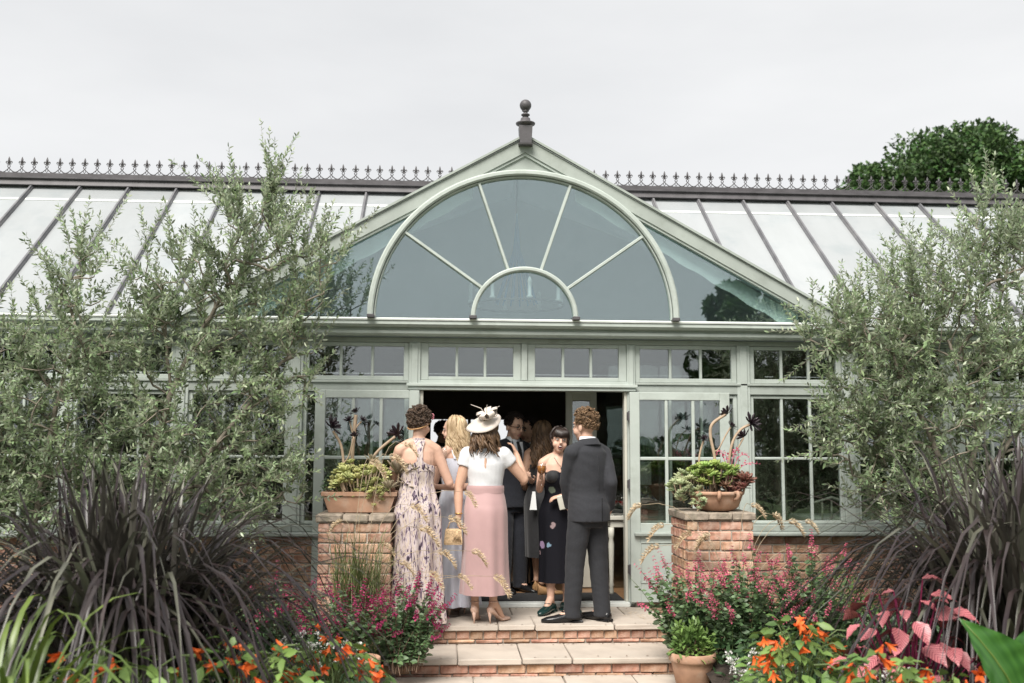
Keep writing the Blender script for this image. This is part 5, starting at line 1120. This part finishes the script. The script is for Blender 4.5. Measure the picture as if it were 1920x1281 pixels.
sage('magenta flowered sage at the foot of the brick plinth beside the purple grass', (-1.98, -1.75), 56, .40, .72, m_magfl, 26, group=gm, lf=.8)
def orange_mesh(seed):
    rng = np.random.default_rng(seed); mb = MB()
    for k in range(5):
        a = 2*PI*k/5+rng.normal()*.15; o = V((math.cos(a), math.sin(a), 0)); L = .05*rng.uniform(.85, 1.15)
        mb.ribbon([V((0, 0, 0))+o*.004, o*.009+V((0, 0, -L*.45)), o*.020+V((0, 0, -L*.8)), o*.036+V((0, 0, -L*.98))], [.004, .0085, .0095, .0015], None, .25)
    mb.ell((0, 0, .004), (.006, .006, .01), None, 8, 5); me = mb.mesh('flower', True); me.materials.append(m_orange); return me
OR = [orange_mesh(i) for i in range(4)]
def begonia(label, xy, rx, h, nl, nf, seed, group, zb=-.17, mf=None):
    rng = np.random.default_rng(seed); t = thing('orange_begonia', label, 'flowering plant', (xy[0], xy[1], zb), group); P = []; D = []; sm = MB()
    for k in range(26):
        az = rng.uniform(0, 2*PI); rr = rx*math.sqrt(rng.random()); sm.tube(bez((0, 0, 0), (rr*.3*math.cos(az), rr*.3*math.sin(az), h*1.0), (rr*math.cos(az), rr*math.sin(az)*.7, h*rng.uniform(.6, .95)), 7), .004, 4, False)
    tag(sm.build('stems', m_stemg, t, True), kind='stuff')
    for k in range(nl):
        az = rng.uniform(0, 2*PI); rr = math.sqrt(rng.random()); z = h*(1-.35*rr*rr)*(rng.random()**.45); P.append((rx*rr*math.cos(az), rx*rr*.75*math.sin(az), z)); D.append((math.cos(az)+rng.normal()*.5, math.sin(az)+rng.normal()*.5, rng.normal()*.3))
    L = rng.uniform(.05, .10, nl); tag(new_obj('foliage', leaf_mesh('foliage', np.array(P), np.array(D), L, L*.25, .3, .25), m_leafb, t), kind='stuff')
    for k in range(nf):
        az = rng.uniform(0, 2*PI); rr = math.sqrt(rng.random())*1.05; z = h*(1.03-.38*rr*rr)*rng.uniform(.8, 1.04)
        o = new_obj('flower', random.choice(OR), None, t, (rx*rr*math.cos(az), rx*.75*rr*math.sin(az)-.03, z)); o.rotation_euler = (rng.normal()*.7-.5, rng.normal()*.7, rng.uniform(0, 6)); o.scale = (rng.uniform(.7, 1.2),)*3
    return t
gl, gr_ = 'orange begonias in the left bed', 'orange begonias in the right bed'
begonia('orange begonia under the left purple grass, beside the strap-leaved plant', (-2.2, -4.95), .40, .80, 340, 22, 31, gl)
begonia('orange begonia in the middle of the left bed edge, under drooping purple blades', (-1.70, -4.65), .38, .78, 340, 22, 32, gl)
begonia('orange begonia at the inner corner of the left bed, among white blossom', (-1.36, -3.8), .30, .64, 240, 34, 33, gl)
begonia('orange begonia at the path edge of the right bed, in front of the pink sage', (1.2, -4.1), .30, .76, 340, 30, 34, gr_)
begonia('orange begonia in front of the pink-leaved plant', (1.30, -4.95), .32, .74, 380, 30, 35, gr_)
begonia('orange begonia beside the broad green leaf', (1.66, -4.9), .28, .64, 300, 18, 36, gr_)
def white_flowers(label, xy, r, h, n, seed, zb=-.17):
    rng = np.random.default_rng(seed); t = thing('white_blossom_plant', label, 'flowering plant', (xy[0], xy[1], zb), 'white blossom between the begonias'); P = []; D = []; WP = []; WD = []; LP = []
    for k in range(n):
        a = rng.uniform(0, 2*PI); q = r*math.sqrt(rng.random()); c = np.array([q*math.cos(a), q*math.sin(a), h*rng.uniform(.75, 1.05)])
        for j in range(14): d = unit(rng.normal(size=3)+np.array([0, 0, .6])); WP.append(c+d*.014); WD.append(d+rng.normal(size=3)*.6)
    for k in range(n*6):
        a = rng.uniform(0, 2*PI); q = r*1.05*math.sqrt(rng.random()); P.append((q*math.cos(a), q*math.sin(a), h*rng.random()**.6*.95)); D.append(rng.normal(size=3))
    tag(new_obj('blossom', card_mesh('blossom', np.array(WP), np.array(WD), .017, .007), m_wfl, t), kind='stuff'); tag(new_obj('foliage', leaf_mesh('foliage', np.array(P), np.array(D), .035, .010), m_leafg, t), kind='stuff'); return t
white_flowers('white blossom beside the small left terracotta pot', (-1.42, -3.0), .2, .40, 26, 1)
white_flowers('white blossom in front of the magenta sage and behind the drooping purple blades', (-1.62, -3.3), .18, .50, 20, 2)
white_flowers('white blossom at the inner edge of the right begonias', (1.18, -3.5), .2, .42, 34, 3)
white_flowers('white blossom in the middle of the right begonias', (1.5, -4.5), .2, .52, 22, 4)
# pink-leaved plant: each leaf a piece
m_col = bpy.data.materials.new('pink_veined_leaf'); m_col.use_nodes = True; nt = m_col.node_tree; L_ = nt.links.new; p = nt.nodes['Principled BSDF']; p.inputs['Roughness'].default_value = .4
tc = nd(nt, 'TexCoord'); sx = nd(nt, 'SeparateXYZ'); L_(tc.outputs['Object'], sx.inputs[0]); ab = nd(nt, 'Math', operation='ABSOLUTE'); L_(sx.outputs['Y'], ab.inputs[0])
m1 = nd(nt, 'Math', operation='MULTIPLY'); m1.inputs[1].default_value = 1.1; L_(ab.outputs[0], m1.inputs[0]); s1 = nd(nt, 'Math', operation='SUBTRACT'); L_(sx.outputs['X'], s1.inputs[0]); L_(m1.outputs[0], s1.inputs[1])
m2 = nd(nt, 'Math', operation='MULTIPLY'); m2.inputs[1].default_value = 420; L_(s1.outputs[0], m2.inputs[0]); sn = nd(nt, 'Math', operation='SINE'); L_(m2.outputs[0], sn.inputs[0])
mr = nd(nt, 'MapRange'); mr.inputs[1].default_value = .25; mr.inputs[2].default_value = .8; L_(sn.outputs[0], mr.inputs[0]); mxx = nd(nt, 'MixRGB'); mxx.inputs[1].default_value = (.50, .17, .18, 1); mxx.inputs[2].default_value = (.20, .03, .05, 1); L_(mr.outputs[0], mxx.inputs[0])
hs_ = nd(nt, 'HueSaturation'); oi = nd(nt, 'ObjectInfo'); r5 = nd(nt, 'MapRange'); r5.inputs[3].default_value = .6; r5.inputs[4].default_value = 1.2; L_(oi.outputs['Random'], r5.inputs[0]); L_(r5.outputs[0], hs_.inputs['Value']); L_(mxx.outputs[0], hs_.inputs['Color']); L_(hs_.outputs[0], p.inputs['Base Color'])
def broad_leaf(L, W, cup=.2, droop=.2, nx=9, ny=6, pw=.8, rip=.004):
    vs = []; fs = []
    for i in range(nx+1):
        t = i/nx; w = W*(math.sin(PI*min(1, t*.97+.03)**pw))
        for j in range(-ny//2, ny//2+1): y = j/(ny/2); vs.append((L*t, w*y, cup*w*y*y+.05*L*math.sin(t*PI)-droop*L*t*t+rip*math.sin(t*34+2.5*abs(y))*abs(y)))
    k = ny+1
    for i in range(nx):
        for j in range(ny): a = i*k+j; fs.append((a, a+1, a+k+1, a+k))
    me = bpy.data.meshes.new('leaf'); me.from_pydata(vs, [], fs); me.polygons.foreach_set('use_smooth', [True]*len(fs)); me.update(); return me
CL = [broad_leaf(.13, .045, .25, .25), broad_leaf(.10, .036, .2, .35)]
for q in CL: q.materials.append(m_col)
cl = thing('pink_leaved_plant', 'plant with large pink and red veined leaves in front of the right purple grass', 'plant', (1.72, -4.35, -.17)); rng = np.random.default_rng(5); sm = MB()
for k in range(70):
    az = rng.uniform(0, 2*PI); rr = .34*math.sqrt(rng.random()); p = (rr*math.cos(az), rr*math.sin(az)*.8-.05, rng.uniform(.60, 1.02)-rr*.5); o = new_obj('leaf', CL[k % 2], None, cl, p); o.rotation_euler = (rng.normal()*.4, .25+rng.normal()*.35, az+rng.normal()*.5); o.scale = (rng.uniform(.7, 1.2),)*3
    sm.tube([(0, 0, 0), (p[0]*.4, p[1]*.4, p[2]*.6), p], .004, 5, False)
tag(sm.build('stems', m_magfl, cl, True), kind='stuff')
m_canna = mat('canna_leaf', (.035, .12, .022), .32, .25, 3, col2=(.06, .17, .03), trans=.22, spec=.5, stretch=(1, 12, 1))
cn = thing('canna_plant', 'plant with broad glossy green leaves at the lower right edge', 'plant', (1.80, -5.2, -.05))
for loc_, X_, N_, s in (((.02, -.02, .40), (-.50, -.12, .86), (.25, -.93, .25), 1.0), ((.05, .04, .40), (.18, -.05, .95), (-.55, -.82, .1), .82), ((.0, -.05, .26), (-.85, -.35, .35), (.1, -.6, .8), .8), ((.1, .06, .36), (.75, .1, .65), (-.3, -.6, .7), .85)):
    X_ = V(X_).normalized(); N_ = (V(N_)-X_*V(N_).dot(X_)).normalized(); Y_ = N_.cross(X_)
    o = new_obj('leaf', broad_leaf(.47*s, .15*s, .38, .16, 28, 10, .72, .005), m_canna, cn); o.matrix_local = Matrix.Translation(loc_) @ Matrix((X_, Y_, N_)).transposed().to_4x4()
    q = MB(); q.tube([(.47*s*t, 0, .0235*s*math.sin(t*PI)-.075*s*t*t+.002) for t in (0, .2, .4, .6, .8, .96)], [.007, .006, .005, .004, .003, .0015], 6); q.build('midrib', m_strap, o, True)
q = MB(); q.tube([(0, 0, 0), (.02, 0, .2), (.02, 0, .45)], [.018, .016, .01], 8); q.build('stem', m_stemg, cn, True)
# low green shrubs and ground cover
def shrub(label, xy, r, h, n, m, L, seed, zb=-.17):
    rng = np.random.default_rng(seed); t = thing('low_shrub', label, 'shrub', (xy[0], xy[1], zb)); d = unit(rng.normal(size=(n, 3))); d[:, 2] = abs(d[:, 2]); P = d*rng.uniform(.35, 1, (n, 1))**.5*np.array([r, r*.7, h])*(1+.15*np.sin(d[:, :1]*9))
    tag(new_obj('foliage', leaf_mesh('foliage', P, d+rng.normal(size=(n, 3))*.6, L*rng.uniform(.7, 1.3, n), L*.22), m, t), kind='stuff'); q = MB()
    for k in range(9): q.tube([(0, 0, 0), tuple(P[k]*.9)], .005, 4, False)
    q.build('stem', m_stemb, t, True); return t
shrub('low bright green shrub against the brick plinth beneath the olive with the leaning trunk', (2.75, -.75), .4, .62, 900, m_leafb, .05, 1)
shrub('low dark green shrub against the brick plinth beneath the tall olive', (-2.5, -.8), .45, .5, 900, m_leafg, .045, 2)
shrub('dark green shrub at the left end of the plinth', (-3.8, -.9), .55, .55, 900, m_leafd, .05, 3)
shrub('dark green shrub at the right end of the plinth', (4.0, -1.0), .6, .6, 900, m_leafd, .05, 4)
shrub('dark green filler shrub behind the left begonias', (-1.95, -3.5), .5, .55, 1100, m_leafd, .06, 5)
shrub('dark green filler shrub behind the pink-leaved plant', (1.95, -3.2), .5, .58, 1100, m_leafd, .06, 6)
for x0, x1 in ((-5.5, -1.25), (1.25, 5.5)):
    n = 12000; P = np.stack([RNG.uniform(x0, x1, n), RNG.uniform(-5.4, -.3, n), RNG.uniform(-.2, .12, n)], 1); d = RNG.normal(size=(n, 3)); d[:, 2] = abs(d[:, 2]); L = RNG.uniform(.04, .09, n)
    tag(new_obj('ground_cover', leaf_mesh('ground_cover', P, d, L, L*.2), m_leafd), 'low dark green ground cover filling the bed', 'ground cover', kind='stuff')
# ------------------------------------------------------------------ terracotta and succulents
tr = thing('terracotta_trough', 'rectangular terracotta trough of succulents on the left brick pier', 'planter', (-1.455, -.9, .946))
q = MB(); rs = []
for z, w, d in ((0, .255, .13), (.12, .295, .15), (.135, .296, .151), (.137, .315, .165), (.168, .318, .168), (.172, .31, .16), (.165, .285, .135), (.12, .27, .12), (.118, .02, .02)):
    rs.append([V((sx*w, sy*d, z)) for sx, sy in ((-1, -1), (-.5, -1), (0, -1), (.5, -1), (1, -1), (1, 1), (0, 1), (-1, 1))])
q.rings(rs); q.build('trough_body', m_terra, tr); q = MB(); q.box(-.27, .27, -.12, .12, .11, .15, .01); q.build('compost', m_soil, tr)
def bowl(label, loc, prof, lugs=0, name='terracotta_pot'):
    t = thing(name, label, 'plant pot', loc); q = MB(); q.lathe(prof, (0, 0, 0), 32, None, True); q.build('pot_body', m_terra, t, True)
    top = max(z for r, z in prof); rr = max(r for r, z in prof); q = MB(); q.lathe([(.01, top-.03), (rr*.86, top-.03), (.01, top-.02)], (0, 0, 0), 20); q.build('compost', m_soil, t)
    for k in range(lugs):
        a = R(-90+(-19+38*k)+10); c = V((rr*math.cos(a), rr*math.sin(a), top-.01)); o = V((math.cos(a), math.sin(a), 0)); sd = V((-o.y, o.x, 0)); q = MB()
        q.tube([c-o*.012, c+o*.022+V((0, 0, .004)), c+o*.03-V((0, 0, .02)), c+o*.022-V((0, 0, .045)), c-o*.02-V((0, 0, .06))], [.018, .018, .017, .016, .014], 10); q.build('lug', m_terra, t, True)
    return t
bowl('round terracotta bowl with two lug handles on the right brick pier', (1.63, -.92, .961), [(.15, 0), (.19, .03), (.215, .09), (.228, .13), (.232, .132), (.24, .14), (.24, .160), (.232, .165), (.222, .155), (.2, .12), (.02, .115)], 2)
bowl('terracotta pot on the ground at the right end of the steps', (1.13, -2.02, -.29), [(.115, 0), (.15, .16), (.158, .20), (.17, .203), (.176, .215), (.176, .262), (.168, .268), (.155, .26), (.15, .22), (.02, .21)])
bowl('small terracotta pot at the left end of the bottom step', (-1.31, -2.2, -.29), [(.085, 0), (.11, .2), (.125, .235), (.13, .24), (.13, .285), (.122, .29), (.112, .28), (.02, .24)])
shrub('fresh green herb bush filling the terracotta pot at the right end of the steps', (1.12, -2.04), .17, .26, 700, m_leafb, .05, 8, -.06)
def sm_(name, c, c2): return mat(name, c, .42, .2, 14, col2=c2, trans=.12, rand=.22, hue=.02)
m_sed = sm_('yellow_green_succulent', (.48, .52, .17), (.60, .58, .27)); m_aeo = sm_('green_succulent', (.24, .38, .08), (.40, .48, .15)); m_pale = sm_('pale_green_succulent', (.42, .50, .27), (.55, .60, .36)); m_dusk = sm_('dusky_succulent', (.30, .24, .17), (.40, .33, .24)); m_black = mat('black_rosette', (.018, .009, .014), .35, .3, 20, spec=.5); m_redg = sm_('red_green_succulent', (.14, .16, .09), (.34, .10, .09)); m_cane = mat('tan_cane', (.40, .30, .21), .7, .2, 12, bump=.2, bscale=50)
def rosette_mesh(n, ml, wid=.24, flat=.5, thick=.09, seed=0):
    rng = random.Random(seed); mb = MB()
    for k in range(n):
        f = k/n; az = k*2.39996; el = (1-f)*R(18)*flat+f*R(80); L = 1.0-.62*f; d = V((math.cos(az)*math.cos(el), math.sin(az)*math.cos(el), math.sin(el))); s = V((-math.sin(az), math.cos(az), 0)); u = s.cross(d)*-1; w = wid*L
        rs = []
        for t, ww, hh in ((.06, .35, .5), (.4, .75, 1), (.72, 1, .9), (.92, .6, .5), (1.0, .05, .1)):
            c = d*L*t+V((0, 0, .12*L*t*t)); rs.append([c-s*w*ww, c-u*thick*hh*.6, c+s*w*ww, c+u*thick*hh*.4])
        mb.rings(rs)
    me = mb.mesh('rosette', True); me.materials.append(ml); return me
def rosettes(label, cat, pts, me, loc, group=None, stems=None, name='succulent_plant', tilt=.5, fan=1.0, sm=None, bs=1.0, face=.35):
    t = thing(name, label, cat, loc, group); rng = random.Random(len(pts)*7+int(loc[0]*100)); q = MB()
    cx = sum(p[0] for p in pts)/len(pts); cy = sum(p[1] for p in pts)/len(pts)
    for p in pts:
        o = new_obj('rosette', me[rng.randrange(len(me))] if isinstance(me, list) else me, None, t, V(p[:3])-V(loc)); o.scale = (p[3]*bs,)*3
        dx, dy = (p[0]-cx)*4*fan, (p[1]-cy)*4*fan-face; o.rotation_euler = (-dy*.6+rng.uniform(-tilt, tilt)*.6, dx*.6+rng.uniform(-tilt, tilt)*.6, rng.uniform(0, 6))
        if stems is None: q.tube([tuple(V(p[:3])-V(loc)-V(((p[0]-cx)*.15, (p[1]-cy)*.15, min(.075, max(.02, p[2]-loc[2])*.8)))), tuple(V(p[:3])-V(loc))], .006, 5, False)
    for s in (stems or []): q.tube(cr([tuple(V(x[:3])-V(loc)) for x in s], 6).tolist(), s[0][3] if len(s[0]) > 3 else .012, 8)
    tag(q.build('stem', sm or m_cane, t, True), kind='stuff' if stems is None else None); return t
rb = [rosette_mesh(24, m_black, .17, .2, .06, i) for i in range(2)]
rosettes('black rosette aeonium on bare canes in the terracotta trough', 'succulent', [(-1.72, -.92, 1.67, .062), (-1.51, -.9, 1.79, .034), (-1.57, -.88, 1.72, .030), (-1.455, -.9, 1.72, .032), (-1.51, -.95, 1.59, .026), (-1.15, -.92, 1.605, .056)], rb, (-1.46, -.9, 1.07), None,
         [[(-1.62, -.9, 1.08), (-1.605, -.9, 1.3), (-1.63, -.9, 1.5), (-1.70, -.92, 1.63)], [(-1.53, -.88, 1.08, .016), (-1.535, -.88, 1.4), (-1.525, -.88, 1.6), (-1.51, -.9, 1.77)], [(-1.53, -.88, 1.62, .007), (-1.50, -.89, 1.67), (-1.46, -.9, 1.715)], [(-1.535, -.88, 1.6, .007), (-1.56, -.88, 1.7), (-1.57, -.88, 1.715)], [(-1.6, -.9, 1.36, .007), (-1.56, -.92, 1.42), (-1.52, -.95, 1.58)], [(-1.42, -.9, 1.08), (-1.40, -.9, 1.28), (-1.33, -.92, 1.44), (-1.17, -.92, 1.585)]], name='black_aeonium', bs=1.9, face=1.4)
rosettes('black rosette aeonium on curving canes in the round terracotta bowl', 'succulent', [(1.745, -.92, 1.80, .052), (1.775, -.92, 1.69, .038), (1.955, -.92, 1.715, .062), (1.885, -.94, 1.60, .045), (1.53, -.92, 1.575, .03)], rb, (1.63, -.92, 1.09), None,
         [[(1.63, -.92, 1.1, .014), (1.625, -.92, 1.4), (1.59, -.92, 1.6), (1.61, -.92, 1.71), (1.73, -.92, 1.795)], [(1.625, -.92, 1.47, .007), (1.66, -.92, 1.49), (1.72, -.92, 1.6), (1.77, -.92, 1.68)], [(1.72, -.92, 1.1), (1.74, -.92, 1.3), (1.78, -.92, 1.53), (1.85, -.92, 1.65), (1.94, -.92, 1.705)], [(1.78, -.92, 1.44, .007), (1.83, -.93, 1.5), (1.88, -.94, 1.59)], [(1.49, -.92, 1.1, .009), (1.485, -.92, 1.4), (1.53, -.92, 1.57)]], name='black_aeonium', bs=1.8, face=1.4)
rnd_ = random.Random(3)
def cloud(n, x, y, z, rx, ry, rz, s0, s1):
    out = []
    while len(out) < n:
        a = (rnd_.uniform(-1, 1), rnd_.uniform(-1, 1), rnd_.uniform(-1, 1)); d = math.sqrt(sum(q*q for q in a))
        if .35 < d < 1: out.append((x+rx*a[0], y+ry*a[1], z+rz*a[2], rnd_.uniform(s0, s1)))
    return out
rs_ = [rosette_mesh(20, m_sed, .26, .5, .13, 1), rosette_mesh(18, m_sed, .3, .6, .15, 2)]; ra = [rosette_mesh(20, m_aeo, .30, .4, .10, 3)]; rp_ = [rosette_mesh(18, m_pale, .3, .5, .13, 4)]; rd = [rosette_mesh(34, m_dusk, .14, .5, .07, 5)]; rr_ = [rosette_mesh(20, m_redg, .22, .5, .1, 6)]
rosettes('mass of yellow-green succulent rosettes in the terracotta trough', 'succulent', cloud(120, -1.46, -.97, 1.22, .25, .15, .16, .05, .075)+cloud(16, -1.28, -1.06, 1.08, .12, .05, .09, .03, .045), rs_, (-1.46, -.92, 1.07))
rosettes('dusky spiky succulent spilling over the end of the terracotta trough', 'succulent', [(-1.13, -1.0, 1.27, .17), (-1.05, -.98, 1.18, .12), (-1.2, -1.08, 1.15, .10), (-1.36, -.95, 1.37, .09), (-1.02, -1.04, 1.3, .10)], rd, (-1.2, -.95, 1.07))
shrub('grey-green trailing herb at the back corner of the terracotta trough', (-1.68, -.92), .12, .24, 260, m_leafg, .03, 12, 1.09)
rosettes('bright green aeonium dome in the round terracotta bowl', 'succulent', cloud(80, 1.60, -.95, 1.27, .22, .16, .11, .055, .08), ra, (1.6, -.92, 1.09))
rosettes('pale green succulent hanging over the side of the round terracotta bowl', 'succulent', cloud(46, 1.34, -.98, 1.17, .13, .12, .14, .05, .07)+cloud(14, 1.42, -1.1, 1.05, .08, .05, .08, .03, .04), rp_, (1.42, -.95, 1.09))
rosettes('red and green crassula at the right side of the round terracotta bowl', 'succulent', cloud(24, 1.80, -.95, 1.18, .14, .12, .10, .07, .11), rr_, (1.78, -.93, 1.09))
# pink sprays above the bowl
sp = thing('echeveria_flower', 'arching sprays of small pink flowers over the round terracotta bowl', 'succulent', (1.74, -.95, 1.1)); q = MB(); P = []; D = []; rng = np.random.default_rng(8)
for ex, ez in ((-.12, .36), (.16, .33), (.24, .26), (.08, .37), (-.05, .33)):
    pts = bez((0, 0, 0), (ex*.3, -.02, ez*1.25), (ex, -.04, ez), 8); q.tube(pts, .0035, 5)
    for p in pts[4:]:
        for k in range(5): P.append(np.array(p)+rng.normal(size=3)*.01); D.append(rng.normal(size=3)+np.array([0, 0, .3]))
q.build('stem', m_pinkf, sp, True); tag(new_obj('florets', card_mesh('florets', np.array(P), np.array(D), .02, .008), m_pinkfl, sp), kind='stuff')

rng = np.random.default_rng(44); n = 46
P = np.stack([rng.normal(.98, .09, n), rng.normal(-.5, .16, n), np.full(n, .006)], 1); D = rng.normal(size=(n, 3))*np.array([1, 1, .05])
tag(new_obj('straw_litter', card_mesh('straw_litter', P, D, rng.uniform(.03, .13, n), .0022, np.tile([0, 0, 1.0], (n, 1))+rng.normal(size=(n, 3))*.1), m_tan), 'wisps of dry grass fallen on the landing by the open door leaf', 'dry grass', kind='stuff')
n = 120; P = np.stack([rng.uniform(-1.0, 1.1, n), rng.choice([-.99, -1.03, -1.6, -1.64, -.1], n)+rng.normal(size=n)*.03, np.zeros(n)], 1); P[:, 2] = np.where(P[:, 1] > -.985, .006, np.where(P[:, 1] > -1.6, -.143, -.272)); D = rng.normal(size=(n, 3))*np.array([1, 1, .1])
tag(new_obj('leaf_litter', leaf_mesh('leaf_litter', P, D, rng.uniform(.012, .03, n), .006, .05, .3, N=np.tile([0, 0, 1.0], (n, 1))+rng.normal(size=(n, 3))*.2), m_stemb), 'small dry leaves scattered along the steps', 'fallen leaves', kind='stuff')
